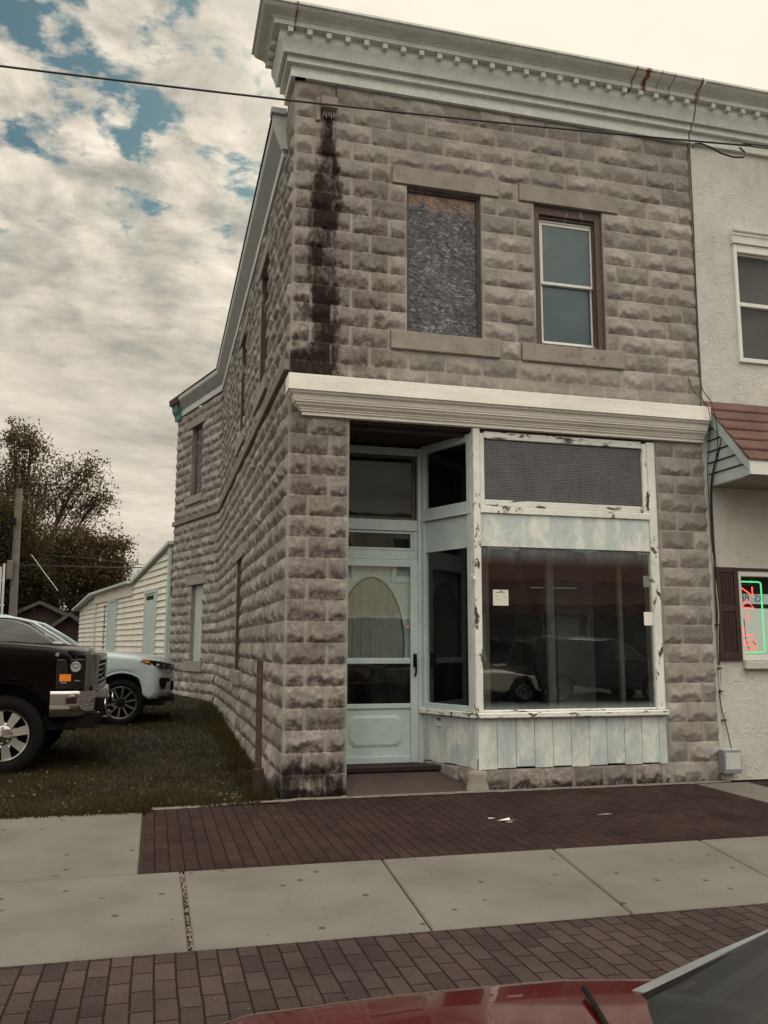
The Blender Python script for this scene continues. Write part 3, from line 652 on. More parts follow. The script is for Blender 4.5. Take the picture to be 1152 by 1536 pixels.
# ---------------- corner post, angled show window, display window
pb = np.array([1.925, 0.0]); pe = np.array([1.600, .80]); dd = (pe-pb)/np.linalg.norm(pe-pb); LD = float(np.linalg.norm(pe-pb))
mb = MB(); mb.box(1.905, 1.982, -.035, .05, .745, 3.63)
obj('corner_post', mb, M['peel'], shop, bevel=.006)
dwall = (pb[0], pb[1], 0)           # run from post to door; left normal of dd points to -x... outside is the left (street and door side)
def dbar(mb, d0, d1, u0, u1, z0, z1): return mb.obox(dwall, dd, d0, d1, u0, u1, z0, z1)
mb = MB(); dbar(mb, -.05, .02, .03, .10, .745, 3.58); dbar(mb, -.05, .02, LD-.075, LD-.02, .745, 3.58)
for a, b in ((3.50, 3.58), (2.735, 2.87), (.745, .80)): dbar(mb, -.048, .018, .10, LD-.075, a, b)
dbar(mb, -.06, .030, .03, LD-.02, 2.735, 2.755)
aw = obj('angled_window', mb, M['aqua'], shop, bevel=.004, label='angled show window beside the door')
mb = MB(); dbar(mb, -.03, -.006, .10, LD-.075, 2.395, 2.735); obj('panel', mb, M['aqua'], aw)
mb = MB(); dbar(mb, -.022, -.018, .10, LD-.075, 2.87, 3.50); obj('upper_pane', mb, M['glass_clean'], aw)
mb = MB(); dbar(mb, -.022, -.018, .10, LD-.075, .80, 2.395); obj('lower_pane', mb, M['glass_clean'], aw)
mb = MB(); dbar(mb, -.06, .055, -.02, LD-.02, .690, .745); obj('sill', mb, M['peelh'], aw, bevel=.006)
def boards(mb, cuts, z0, z1, fn, jit=.0):
    for i, (a, b) in enumerate(zip(cuts[:-1], cuts[1:])): fn(mb, a+.0022, b-.0022, z0+jit*((i*7) % 5-2)*.25, z1)
    return mb
cuts = [1.930]+[1.930+.2*k for k in range(1, 11)]+[4.020]
mb = boards(MB(), cuts, .205, .688, lambda m, a, b, c, d: m.box(a, b, -.012, .03, c, d), .02); obj('bulkhead', mb, M['board'], shop, bevel=.005, seg=2)
mb = boards(MB(), [.005, .13, .32, .515, .70, LD-.02], .205, .688, lambda m, a, b, c, d: m.obox(dwall, dd, -.05, -.002, a, b, c, d), .015); obj('angled_bulkhead', mb, M['board'], shop, bevel=.005)
P3 = np.array(dwall)+np.array([*dd, 0])*.555; nrm = np.array([-dd[1], dd[0], 0])
q = lambda u_, d_, z_: tuple(np.array(dwall)+np.array([*dd, 0])*u_+nrm*d_+np.array([0, 0, z_]))
mb = MB(); mb.obox(dwall, dd, -.001, .002, .545, .625, .56, .665); nt = obj('notice_label', mb, M['paper'], shop, label='small printed label on the angled boards')
for a, b, c, d in ((.55, .62, .635, .655), (.55, .60, .62, .63), (.55, .62, .563, .568)): mb = MB(); mb.obox(dwall, dd, .0021, .0035, a, b, c, d); obj('print_line', mb, M['ink'], nt)
mb = MB(); dbar(mb, -.05, .0, .01, LD-.02, .68, .689) ; dbar(mb, -.05, -.0, 0.0, .003, .2, .3) ; obj('ledger', mb, M['darkwood'], shop)
# display window
mb = MB()
mb.box(3.925, 4.018, -.022, .06, .745, 3.60); mb.box(1.984, 2.034, -.018, .05, 2.755, 3.58); mb.box(3.862, 3.923, -.018, .05, 2.755, 3.58)
mb.box(1.984, 3.923, -.026, .06, 2.742, 2.812)
dw = obj('display_window', mb, M['peel'], shop, bevel=.005, label='large display window with flaking white frame')
mb = MB(); mb.box(2.036, 3.860, -.016, .045, 3.525, 3.60); mb.box(2.036, 3.860, -.016, .045, 2.815, 2.882); obj('transom_rail', mb, M['peelh'], dw, bevel=.004)
g = G('dotted_prism_glass'); v = g.co((1, 1, 1)); hx = g.voro(36, g.co((1, 0, 1)), 'F1', 0, .3)
c = g.mix(g.ramp(hx, [(.25, .6), (.55, 0.)]), g.ramp(g.noise(5, 5), [(.3, (.045, .045, .050)), (.7, (.085, .088, .096))]), (.115, .12, .128))
c = g.mix(g.ramp(g.noise(30, 6, g.co((.12, 1, 1.5)), .8), [(.6, 0.), (.75, .5)]), c, (.25, .26, .26))
M['prism'] = g.done(g.bsdf(c, .32, g.bump(hx, .5, .008)))
mb = MB(); mb.box(2.036, 3.860, .010, .018, 2.884, 3.523); obj('prism_glass', mb, M['prism'], dw)
mb = MB(); mb.box(1.984, 3.922, -.004, .03, 2.402, 2.740); obj('washed_panel', mb, M['panel'], dw)
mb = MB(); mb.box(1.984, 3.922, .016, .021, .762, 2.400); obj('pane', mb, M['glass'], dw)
mb = MB(); mb.box(1.915, 4.03, -.075, .05, .690, .742); mb.box(1.984, 3.923, .0, .06, .743, .764); obj('sill', mb, M['peelh'], dw, bevel=.007)
mb = MB(); rb = [(1.92, .10), (1.97, .06)]; mb.tube([(1.905, -.03, 2.07), (1.86, -.06, 2.085), (1.87, -.07, 2.10)], .012, 6); mb.tube([(1.905, -.03, 2.075), (1.885, -.075, 2.05)], .010, 6); obj('frayed_bracket', mb, M['peel'], shop, smooth=50)
# stone base course
def base_stain(U, Z): return .42*sstep(.10, .0, Z)+.25*vnoise(U*7, Z*9, 3)
rock_wall('base_course', shop, (1.93, .0, -.005), (1, 0), (0, -1), 0, 2.095, [(0, .20, .8)], step=.014, seed=41, depth=.045, taper=(0, 0), stain=base_stain, L=.34)
rock_wall('base_course', shop, (*pb, 0.012), dd, (-dd[1], dd[0]), 0, LD, [(0, .19, .5)], step=.016, seed=43, depth=.03, taper=(0, 1), stain=base_stain, L=.30)
mb = MB(); mb.rows([[(1.925+.11*math.cos(a)*s, .02-.085*abs(math.sin(a))**.8*s, z) for a in np.linspace(PI, 2*PI, 14)] for z, s in ((-.01, 1.1), (.05, 1.0), (.10, .88), (.15, .95), (.185, .80), (.198, .3))], False); obj('corner_stone', mb, M['slab'], shop, smooth=60)
# ---------------- interior
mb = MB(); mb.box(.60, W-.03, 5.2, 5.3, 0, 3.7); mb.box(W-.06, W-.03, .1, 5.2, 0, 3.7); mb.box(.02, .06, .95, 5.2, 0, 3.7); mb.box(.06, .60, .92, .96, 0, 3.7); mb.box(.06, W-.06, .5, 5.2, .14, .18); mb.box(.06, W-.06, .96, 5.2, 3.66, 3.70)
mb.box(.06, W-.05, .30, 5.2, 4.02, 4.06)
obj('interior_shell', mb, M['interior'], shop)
mb = MB(); mb.box(2.0, 3.9, .12, .9, .60, .66); obj('window_ledge', mb, plain('pale_ledge', (.16, .17, .17), .8, .3, 5, .1), shop)
for x0, w in ((2.075, .09), (2.82, .085), (3.66, .05)):
    mb = MB(); mb.box(x0, x0+w, .24, .29, .66, 3.55); obj('interior_post', mb, M['intpost'], shop, bevel=.004)
mb = MB(); mb.box(2.66, 3.2, .30, .31, 2.005, 2.018); obj('interior_rail', mb, M['soffit'], shop)
mb = MB(); mb.box(3.40, 3.87, 1.2, 1.24, .66, 3.3); obj('grey_partition', mb, plain('grey_partition', (.13, .125, .125), .9, .3, 2, 0), shop)

# ---------------- papers in the window
nb = thing('paper_notice', 'yellowed printed paper notice taped inside the big shop window', 'notice', (2.20, .03, 1.80))
mb = MB(); mb.rows([[(x, .013-.003*math.sin((x-2.1)*14), z) for x in np.linspace(2.118, 2.285, 8)] for z in (1.80, 1.96)]); 
pn = obj('sheet', mb, M['paper'], nb)
for a, b, c, d in [(2.145, 2.255, 1.930, 1.934), (2.195, 2.215, 1.939, 1.950), (2.235, 2.24, 1.942, 1.95), (2.15, 2.18, 1.862, 1.865), (2.205, 2.215, 1.873, 1.876), (2.24, 2.265, 1.884, 1.887), (2.14, 2.17, 1.895, 1.898), (2.225, 2.24, 1.906, 1.909)]:
    mb = MB(); mb.box(a, b, .0085, .0095, c, d); obj('print_line', mb, M['ink'], nb)
mb = MB(); mb.box(3.825, 3.925, .0085, .0125, 1.615, 1.755); tag(obj('white_card', mb, M['white'], base=(3.875, .01, 1.615)), 'blank white card stuck inside the lower right of the shop window', 'card')
mb = MB(); mb.box(3.84, 3.925, .018, .021, 2.02, 2.14) ; tag(obj('grey_card', mb, plain('grey_card', (.22, .24, .24), .8, .1, 5, 0), base=(3.88, .02, 2.02)), 'dull grey card in the shop window, above the blank white card', 'card')

# ================================================================== THE STUCCO NEIGHBOUR
NX0, NX1 = W+.03, 10.5
nei = thing('stucco_building', 'cream stucco building with shingled pent roof, maroon shutter and blinds upstairs', 'building', (NX0, 0, 0))
UW = (5.17, 6.12, 4.62, 6.06); LW = (4.975, 6.1, 1.245, 2.21)
def flat_wall(x0, x1, z0, z1, y, th, hs):
    mb = MB(); xs = sorted({x0, x1, *[h[0] for h in hs], *[h[1] for h in hs]}); zs = sorted({z0, z1, *[h[2] for h in hs], *[h[3] for h in hs]})
    for a, b in zip(xs[:-1], xs[1:]):
        for c, d in zip(zs[:-1], zs[1:]):
            if any(h[0] <= (a+b)/2 <= h[1] and h[2] <= (c+d)/2 <= h[3] for h in hs): continue
            mb.add([(a, y, c), (b, y, c), (b, y, d), (a, y, d)], [(0, 1, 2, 3)])
    for a, b, c, d in hs:
        for p, q in (((a, c), (a, d)), ((a, d), (b, d)), ((b, d), (b, c)), ((b, c), (a, c))): mb.add([(p[0], y, p[1]), (q[0], y, q[1]), (q[0], y+th, q[1]), (p[0], y+th, p[1])], [(0, 1, 2, 3)])
    return mb
mb = flat_wall(NX0, NX1, 0, 7.25, -.012, .16, [UW, LW]); mb.add([(NX0, -.012, 0), (NX0, .5, 0), (NX0, .5, 7.25), (NX0, -.012, 7.25)], [(0, 1, 2, 3)])
obj('front_wall', mb, M['stucco'], nei)
# thick uneven stucco edge running down the joint
mb = MB(); R = []
for z in np.linspace(0.02, 4.0, 90):
    w = .022+.010*(fbm(np.array([z*5.]), np.array([.3]), 2)[0]-.5)*2
    R.append([(NX0-.028-w*.5, -.004, z), (NX0-.020-w*.6, -.020, z), (NX0+.012, -.024, z), (NX0+.03, -.0125, z)])
mb.rows(R); obj('corner_bead', mb, plain('bead_plaster', (.47, .49, .475), .85, .12, 4, .3), nei, smooth=60)
mb = MB(); mb.box(NX0, NX1, 10, 10.2, 0, 7.2); mb.box(NX1-.1, NX1, .2, 10, 0, 7.2); mb.box(NX0, NX1, .2, 10, 7.1, 7.2); mb.box(NX0, NX1-.1, .30, .34, .0, 7.1); obj('shell', mb, M['interior'], nei)
co2 = obj('roof_cornice', cornice(NX1, None), M['cornice'], nei, smooth=28); rusted(co2, [(4.60, .04, 0)])
nd = MB(); nd.box(4.855-.028-.0, 4.855+.028, -.262, -.2035, 7.592, 7.652); n0 = obj('dentil', nd, M['cornice'], co2, bevel=.003)
for k in range(1, 10): copy_part(n0, co2, (k*.2003, 0, 0))
# upper window with hood and blinds
mb = MB(); framed(mb, 0, -.045, .05, UW[0], UW[1], UW[2], UW[3], .045, .10, .05)
uw = obj('upper_window', mb, M['vinyl'], nei, bevel=.004)
obj('hood', sweep([(0, 6.06), (.055, 6.06), (.06, 6.10), (.04, 6.105), (.05, 6.15), (.062, 6.16), (.062, 6.185), (.085, 6.20), (.09, 6.23), (0, 6.24)], [lambda p: (5.155, -.012-p), lambda p: (6.14, -.012-p)]), M['vinyl'], uw)
mb = MB(); framed(mb, 0, -.005, .03, 5.216, 6.074, 5.315, 5.958, .012, .02, .045); obj('upper_sash', mb, M['vinyl'], uw)
mb = MB(); framed(mb, 0, .031, .06, 5.216, 6.074, 4.67, 5.345, .012, .03, .03); obj('lower_sash', mb, M['vinyl'], uw)
g = G('window_blind'); x, y, z = g.xyz()
sl = g.math('FRACT', g.math('MULTIPLY', z, 40.))
c = g.mix(g.ramp(sl, [(.0, 0.), (.16, 1.), (.84, 1.), (1., 0.)]), (.012, .008, .008), (.075, .058, .056))
M['blind'] = g.done(g.bsdf(c, .7))
mb = MB(); mb.box(5.22, 6.07, .085, .09, 4.67, 5.96); obj('blind', mb, M['blind'], uw)
M['glass_n'] = glass_mat('neighbour_glass', dust=.005, refl=.6)
mb = MB(); mb.box(5.228, 6.06, .010, .013, 5.36, 5.938); obj('upper_pane', mb, M['glass_n'], uw)
mb = MB(); mb.box(5.228, 6.06, .045, .048, 4.70, 5.315); obj('lower_pane', mb, M['glass_n'], uw)
# pent roof over the shopfront
PX0 = 4.687; py, pz0, pz1, pt = -.72, 3.15, 3.30, 4.14
mb = MB(); n = 6
for k in range(n):
    a, b = k/n, (k+1)/n; y = lambda t: -.014+(py-.03+.014)*t; z = lambda t: pt+(pz1+.01-pt)*t
    mb.hexa([(PX0-.03, y(a), z(a)-.03), (NX1, y(a), z(a)-.03), (NX1, y(b)-.006, z(b)-.012), (PX0-.03, y(b)-.006, z(b)-.012), (PX0-.03, y(a), z(a)-.016), (NX1, y(a), z(a)-.016), (NX1, y(b)-.006, z(b)+.008), (PX0-.03, y(b)-.006, z(b)+.008)])
obj('shingle_roof', mb, M['shingle'], nei)
mb = MB(); mb.prism([(-.013, pz0), (py+.06, pz0), (py+.06, pz1-.02), (-.013, pt-.05)], lambda p: (PX0+.01, *p), lambda p: (PX0+.035, *p)); gs = obj('gable_siding', mb, M['siding'] if False else plain('aqua_white_siding', (.44, .52, .52), .6, .1, 4, .1), nei)
mb = MB()
for k in range(1, 6):
    z = pz0+.125*k; yy = -.013+(py+.06)*(1-max(0, z-pz1+.02)/(pt-.05-pz1+.02)) if z > pz1-.02 else py+.06
    mb.box(PX0-.001, PX0+.0095, min(yy, -.05), -.014, z, z+.012)
obj('siding_shadow_strip', mb, M['black'], gs)  # black strips imitate the shade line under each siding board
mb = MB(); mb.hexa([(PX0-.02, py-.0, pz1-.12), (PX0+.008, py-.0, pz1-.12), (PX0+.008, -.02, pt-.20), (PX0-.02, -.02, pt-.20), (PX0-.02, py-.0, pz1-.005), (PX0+.008, py-.0, pz1-.005), (PX0+.008, -.02, pt-.035), (PX0-.02, -.02, pt-.035)]); mb.box(PX0-.02, PX0+.009, py, py+.10, pz0-.002, pz1-.10); obj('rake_board', mb, plain('rake_board_paint', (.44, .52, .52), .6, .1, 4, .1), nei)
mb = MB(); mb.box(PX0-.02, NX1, py-.022, py-.002, pz0, pz1); obj('fascia_board', mb, M['vinyl'], nei)
mb = MB(); mb.box(PX0+.012, NX1, py, -.014, pz0-.012, pz0-.003); obj('soffit', mb, M['slab'], nei)
# lower window, shutter, sill
mb = MB(); framed(mb, 0, -.03, .05, LW[0]+.0, LW[1], LW[2], LW[3], .04, .05, .055); lw = obj('lower_window', mb, M['vinyl'], nei, bevel=.004)
mb = MB(); mb.box(LW[0], LW[1]+.02, -.04, -.013, 2.225, 2.25); obj('head_trim', mb, M['maroon'], lw)
mb = MB(); mb.box(4.985, 6.12, -.075, -.013, 1.155, 1.24); obj('sill', mb, M['stucco'], lw, bevel=.008)
mb = MB(); mb.box(5.015, 6.06, .012, .015, 1.30, 2.16); obj('pane', mb, M['glass_n'], lw)
mb = MB(); mb.box(5.0, 6.1, .19, .2, 1.25, 1.82); obj('cream_shade', mb, emis('glowing_cream_shade', (.80, .77, .62), .30), lw)  # shade emits its own glow in place of the lit room behind
bn = MB(); bn.box(5.0, 6.1, .10, .105, 1.865, 1.975); bo = obj('reflected_sign_strip', bn, emis('glowing_reflection_strip', (.75, .77, .75), .24), lw)  # glowing strip stands in for a street sign's reflection in the pane
mb = MB(); sx0, sx1, sz0, sz1 = 4.69, 4.972, 1.247, 2.253; ya = -.045
framed(mb, 0, ya, -.014, sx0, sx1, sz0, sz1, .055, .06, .085); mb.box(sx0+.055, sx1-.055, ya+.002, -.014, 1.77, 1.84)
sh = obj('shutter', mb, M['maroon'], nei, bevel=.004)
mb = MB()
for a, b in ((sz0+.085, 1.77), (1.84, sz1-.06)):
    mb.box(sx0+.055, sx1-.055, ya+.016, -.016, a, b)
    for k in range(5): mb.box(sx0+.078+k*.028, sx0+.096+k*.028, ya+.008, ya+.0158, a+.025, b-.025)
obj('shutter_panel', mb, M['maroon'], sh)
def text(body, size, mat, loc, parent, name, mirror=False, ext=.0015):
    cu = bpy.data.curves.new(name, 'FONT'); cu.body = body; cu.size = size; cu.extrude = ext; cu.align_x = 'CENTER'; cu.align_y = 'CENTER'
    t = bpy.data.objects.new(name, cu); C.objects.link(t); dg = bpy.context.evaluated_depsgraph_get(); dg.update()
    me = bpy.data.meshes.new_from_object(t.evaluated_get(dg)); bpy.data.objects.remove(t); bpy.data.curves.remove(cu)
    k = -1 if mirror else 1
    for v in me.vertices: v.co = (k*v.co.x, -v.co.z, v.co.y)
    me.materials.clear(); o = link(name, me, mat, parent, Vector(loc)-origin(parent))
    return o
text('RS  BE', .115, M['ink'], (5.235, .0985, 1.925), bo, 'reflected_lettering', True)
text('S', .09, M['ink'], (5.30, .186, 1.43), lw, 'shade_lettering')
# neon sign
neon = thing('neon_sign', 'lit red and green neon NAILS sign hanging in the ground floor window', 'neon sign', (5.14, .06, 1.34))
red = emis('red_neon', (1., .07, .05), 1.6); green = emis('green_neon', (.12, .85, .30), .62)
def ntube(pts, r, m, nm): 
    mb = MB(); mb.tube([(x, .06, z) for x, z in pts], r, 8); return obj(nm, mb, m, neon, smooth=60)
ntube([(4.99, 2.108), (5.30, 2.108), (5.325, 2.10), (5.333, 2.08), (5.333, 1.36), (5.325, 1.342), (5.30, 1.335), (4.99, 1.335)], .0085, green, 'border_tube')
lt = lambda pts: ntube(pts, .0075, red, 'letter')
lt([(5.060, 1.952), (5.060, 2.052), (5.218, 1.952), (5.218, 2.052)])
lt([(5.062, 1.818), (5.142, 1.904), (5.225, 1.818), (5.07, 1.822)])
lt([(5.14, 1.762), (5.14, 1.667)])
lt([(5.08, 1.613), (5.08, 1.517), (5.21, 1.517)])
lt([(5.225, 1.445), (5.20, 1.465), (5.11, 1.466), (5.08, 1.45), (5.082, 1.428), (5.11, 1.415), (5.20, 1.411), (5.23, 1.396), (5.226, 1.374), (5.19, 1.360), (5.10, 1.360), (5.074, 1.378)])
mb = MB(); mb.tube([(5.10, .075, 1.70), (5.11, .08, 1.5), (5.15, .08, 1.34)], .005, 5); obj('lead', mb, M['cable'], neon)
# meter box and cables
mb = MB(); mb.box(4.605, 4.815, -.13, -.026, .085, .325); ub = tag(obj('utility_box', mb, plain('grey_box_paint', (.20, .215, .23), .55, .2, 9, .05, dirt=((.08, .05, .04), .66)), base=(4.71, -.05, .085), bevel=.014, seg=3), 'grey utility box low on the wall where the two buildings meet', 'utility box')
mb = MB(); mb.box(4.625, 4.80, -.134, -.1302, .13, .30); obj('cover', mb, M['gutter'], ub)
mb = MB(); mb.box(4.612, 4.808, -.125, -.05, .325, .332); obj('lid', mb, M['gutter'], ub)
def cable(pts, r, label, name='service_cable', cat='cable', group='cables down the joint between the buildings', mat=None):
    mb = MB(); P = [Vector(p) for p in pts]; Q = []
    for i in range(len(P)-1):
        a, b, c, d = P[max(i-1, 0)], P[i], P[i+1], P[min(i+2, len(P)-1)]
        for k in range(6):
            t = k/6; Q.append(.5*((2*b)+(c-a)*t+(2*a-5*b+4*c-d)*t*t+(3*b-a-3*c+d)*t**3))
    Q.append(P[-1]); mb.tube(Q, r, 6)
    return tag(obj(name, mb, mat or M['cable'], base=pts[-1], smooth=60), label, cat, group)
cable([(4.672, -.02, 7.22), (4.668, -.022, 6.3), (4.645, -.03, 5.2), (4.632, -.035, 4.35), (4.62, -.24, 4.02), (4.66, -.245, 3.6), (4.667, -.10, 3.15), (4.685, -.05, 2.6), (4.70, -.045, 1.9), (4.675, -.04, 1.65), (4.675, -.04, 1.1), (4.66, -.04, .82), (4.72, -.04, .55), (4.735, -.08, .33)], .0055, 'black cable running the full height of the joint down to the grey utility box')
cable([(4.49, -.03, 4.38), (4.53, -.05, 4.22), (4.565, -.235, 4.0), (4.585, -.235, 3.75), (4.618, -.1, 3.3), (4.655, -.05, 2.7), (4.676, -.04, 2.2), (4.69, -.04, 1.75)], .0048, 'thin black cable with a cut upper end looped over the shop cornice end')
cable([(4.72, -.03, 3.98), (4.74, -.05, 3.86), (4.70, -.26, 3.80), (4.70, -.26, 3.62), (4.672, -.12, 3.3), (4.668, -.06, 3.0), (4.672, -.05, 2.3), (4.665, -.045, 1.2)], .0085, 'thick dark cable bundle beside the pent roof end')
cable([(4.66, -.045, 2.4), (4.688, -.05, 1.9), (4.69, -.05, 1.7), (4.668, -.05, 1.5), (4.664, -.045, .95)], .005, 'pale cable next to the maroon shutter', mat=M['gutter'])
mb = MB()
for z in (1.62, 1.16, .92, .80, .62, .52): mb.box(4.655, 4.705, -.055, -.03, z, z+.012)
tag(obj('cable_clip', mb, M['black'], base=(4.68, -.04, .5)), 'small black clips holding the cables beside the shutter and below it', 'clip') if False else None
for i, z in enumerate((1.62, 1.16, .92, .62)):
    mb = MB(); x = 4.69 if z < .7 else 4.672; mb.box(x-.02, x+.025, -.056, -.028, z, z+.012); tag(obj('cable_clip', mb, M['black'], base=(x, -.04, z)), 'small black clip pinning the cable at the joint between the two buildings', 'clip', 'cable clips')
# overhead wires
def wire(a, b, sag, r, label, n=30, cat='wire', grp=None):
    a, b = np.array(a), np.array(b); mb = MB(); mb.tube([a+(b-a)*t-np.array([0, 0, 4*sag*t*(1-t)]) for t in np.linspace(0, 1, n)], r, 6)
    return tag(obj('overhead_wire', mb, M['cable'], base=tuple(a), smooth=60), label, cat, grp)
wire((-16, -.6, 6.42), (5.05, -.6, 6.94), .30, .011, 'long black overhead wire crossing the sky and the shop front below its cornice')
wire((5.05, -.6, 6.935), (12, -.6, 7.35), .02, .009, 'lower of the two black wires in front of the stucco wall')
wire((4.95, -.6, 6.955), (12, -.6, 7.42), .02, .009, 'upper of the two black wires in front of the stucco wall')
mb = MB(); mb.tube([(4.30, -.6, 6.80), (4.34, -.59, 6.86), (4.42, -.58, 6.88), (4.55, -.58, 6.85), (4.65, -.6, 6.79), (4.80, -.61, 6.76), (4.93, -.62, 6.77), (4.96, -.61, 6.84), (4.90, -.60, 6.90)], .010, 6); tag(obj('wire_loop', mb, M['cable'], base=(4.6, -.6, 6.8), smooth=60), 'slack black wire loop hanging where the overhead wires meet', 'wire')

# ================================================================== GROUND
def sheet(pts, z): return MB().add([(x, y, z) for x, y in pts], [tuple(range(len(pts)))])
struct('ground', sheet([(-900, -900), (900, -900), (900, 900), (-900, 900)], -.40), M['earth'])
struct('road', sheet([(-300, -16), (300, -16), (300, -5.44), (-300, -5.44)], -.145), M['asphalt'])
mb = MB(); mb.box(-300, 300, -5.44, -5.29, -.30, -.002); struct('kerb', mb, M['concrete'], bevel=.02)
mb = MB(); mb.box(-300, 300, -19, -16, -.3, -.004); struct('far_pavement', mb, M['concrete'])
struct('pavement_bed', sheet([(-300, -5.29), (300, -5.29), (300, .2), (-300, .2)], -.022), M['joint'])
mb = MB(); edge = -3.86
def slabq(pts): mb.prism(pts, lambda p: (*p, -.06), lambda p: (*p, 0.))
tops = [-13.4, -10.9, -8.4, -5.9, -3.42, -.965, .332, 1.562, 2.722, 3.90, 5.1, 6.3, 7.5, 8.7, 9.9, 14, 20]; bots = [-13.4, -10.9, -8.4, -5.9, -3.42, -.965, .215, 1.325, 2.43, 3.6, 4.8, 6.0, 7.2, 8.4, 9.6, 14, 20]
for i in range(len(tops)-1):
    ga = .022 if i == 5 else .006
    slabq([(tops[i]+ga, -2.415), (bots[i]+ga, edge), (bots[i+1]-.004, edge), (tops[i+1]-.004, -2.415)])
for a, b in ((-13.4, -9.2), (-9.18, -5.2), (-5.18, -1.222)): slabq([(a, -.36), (a, -2.385), (b, -2.385), (b, -.31)])
slabq([(4.27, -.13), (4.25, -2.40), (4.72, -2.40), (4.86, -.13)])
struct('pavement', mb, M['concrete'], bevel=.008)
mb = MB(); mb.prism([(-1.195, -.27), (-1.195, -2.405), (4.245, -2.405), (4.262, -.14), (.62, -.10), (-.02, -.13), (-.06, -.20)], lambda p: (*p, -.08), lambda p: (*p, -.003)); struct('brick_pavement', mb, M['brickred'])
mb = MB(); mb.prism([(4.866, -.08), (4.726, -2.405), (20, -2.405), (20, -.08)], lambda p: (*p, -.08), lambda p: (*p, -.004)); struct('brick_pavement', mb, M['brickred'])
mb = MB(); mb.box(-40, 40, -5.285, edge-.012, -.08, -.003); struct('brick_pavement', mb, M['brick'])
mb = MB(); R = []
for x, w in zip(np.linspace(-1.15, 4.7, 60), RNG.random(60)):
    yb = -.27+(.19)*sstep(-1.15, .6, x) if x < .62 else -.10-.01*w
    yb = (-.265+.13*sstep(-1.1, 0, np.array(x))) if x < .05 else -.085-.012*w
    R.append([(x, yb-.012-.010*w, .001), (x, yb+.012+.012*w, .009), (x, yb+.035, .012), (x, yb+.07, -.01)])
mb.rows(R); struct('mortar_edge', mb, plain('mortar_edge', (.17, .15, .135), .9, .4, 12, .3), smooth=60)
# lawn
def lawn_z(x, y): return .028*np.clip(y, 0, 12.5)+.012*(vnoise(x*1.1, y*1.1, 3)-.5)+.01*(vnoise(x*4, y*4, 5)-.5)+.002
xs = np.concatenate([np.linspace(-60, -8, 14), np.linspace(-7.4, .3, 78)]); ys = np.concatenate([np.linspace(-.36, 8, 84), np.linspace(8.3, 60, 60)])
X, Y = np.meshgrid(xs, ys); Zl = lawn_z(X, Y)-.03*sstep(-.2, -.36, Y)-.02*((X > -1.2) & (Y < -.15))
mb = MB(); mb.rows([[(X[i, j], Y[i, j], Zl[i, j]) for j in range(len(xs))] for i in range(len(ys))]); struct('lawn', mb, M['lawn'], smooth=60)
def in_lawn(x, y):
    bx = np.where(y < L1, 0, -(y-L1)*.3185); ok = x < bx-.07
    return ok & ~((x > -1.15) & (y < -.12-.12*(x < -.2)))
def scatter(n, x0, x1, y0, y1, near=True):
    x = RNG.uniform(x0, x1, n); y = y0+(y1-y0)*RNG.random(n)**(1.7 if near else 1); k = in_lawn(x, y); return x[k], y[k]
def blades(name, n, x0, x1, y0, y1, hmin, hmax, w, mat, lab=None, dens=None):
    x, y = scatter(n, x0, x1, y0, y1)
    if dens is not None: k = RNG.random(len(x)) < dens(x, y); x, y = x[k], y[k]
    z = lawn_z(x, y)-.006; a = RNG.uniform(0, 2*PI, len(x)); h = RNG.uniform(hmin, hmax, len(x)); ln = RNG.uniform(-.7, .7, len(x))*h; b = RNG.uniform(0, 2*PI, len(x))
    ww = w*RNG.uniform(.6, 1.3, len(x)); N = len(x); V = np.zeros((N, 3, 3))
    V[:, 0] = np.stack([x-ww*np.cos(a), y-ww*np.sin(a), z], 1); V[:, 1] = np.stack([x+ww*np.cos(a), y+ww*np.sin(a), z], 1); V[:, 2] = np.stack([x+ln*np.cos(b), y+ln*np.sin(b), z+h], 1)
    return tri_mesh(name, V, mat)
def tri_mesh(name, V, mat, k=3, parent=None):
    N = len(V); o0 = np.array(origin(parent)) if parent is not None else np.zeros(3)
    me = bpy.data.meshes.new(name); me.vertices.add(N*k); me.vertices.foreach_set('co', (V.reshape(-1, 3)-o0).ravel().astype(np.float32))
    me.loops.add(N*k); me.loops.foreach_set('vertex_index', np.arange(N*k, dtype=np.int32)); me.polygons.add(N); me.polygons.foreach_set('loop_start', np.arange(0, N*k, k, dtype=np.int32)); me.update(calc_edges=True)
    return link(name, me, mat, parent)
gr = blades('grass', 150000, -7.2, 0, -.36, 13, .025, .075, .0048, M['grassblade'], dens=lambda x, y: .55+.45*sstep(.35, .6, fbm(x*.9, y*.9, 9))); gr['kind'] = 'stuff'
wl = blades('weeds', 5200, -.34, 0, -.1, 11, .05, .16, .005, M['grassblade'], dens=lambda x, y: .25+.75*sstep(.45, .65, fbm(x*3, y*2.2, 19))); wl['kind'] = 'stuff'
we = blades('weeds', 2600, -6.5, -.2, -.42, -.22, .03, .09, .005, M['grassblade']); we['kind'] = 'stuff'
def leaves(name, n, x0, x1, y0, y1, s0, s1, mat):
    x, y = scatter(n, x0, x1, y0, y1); z = lawn_z(x, y)+RNG.uniform(.008, .03, len(x)); N = len(x); V = np.zeros((N, 4, 3)); a = RNG.uniform(0, 2*PI, N); s = RNG.uniform(s0, s1, N)
    for k, (p, q) in enumerate(((1, 0), (0, .6), (-1, 0), (0, -.6))):
        V[:, k] = np.stack([x+s*(p*np.cos(a)-q*np.sin(a)), y+s*(p*np.sin(a)+q*np.cos(a)), z+RNG.uniform(-.008, .012, N)], 1)
    return tri_mesh(name, V, mat, 4)
lf = leaves('fallen_leaves', 2300, -7, 0, -.36, 12, .008, .024, M['litterleaf']); lf['kind'] = 'stuff'
rub = MB()
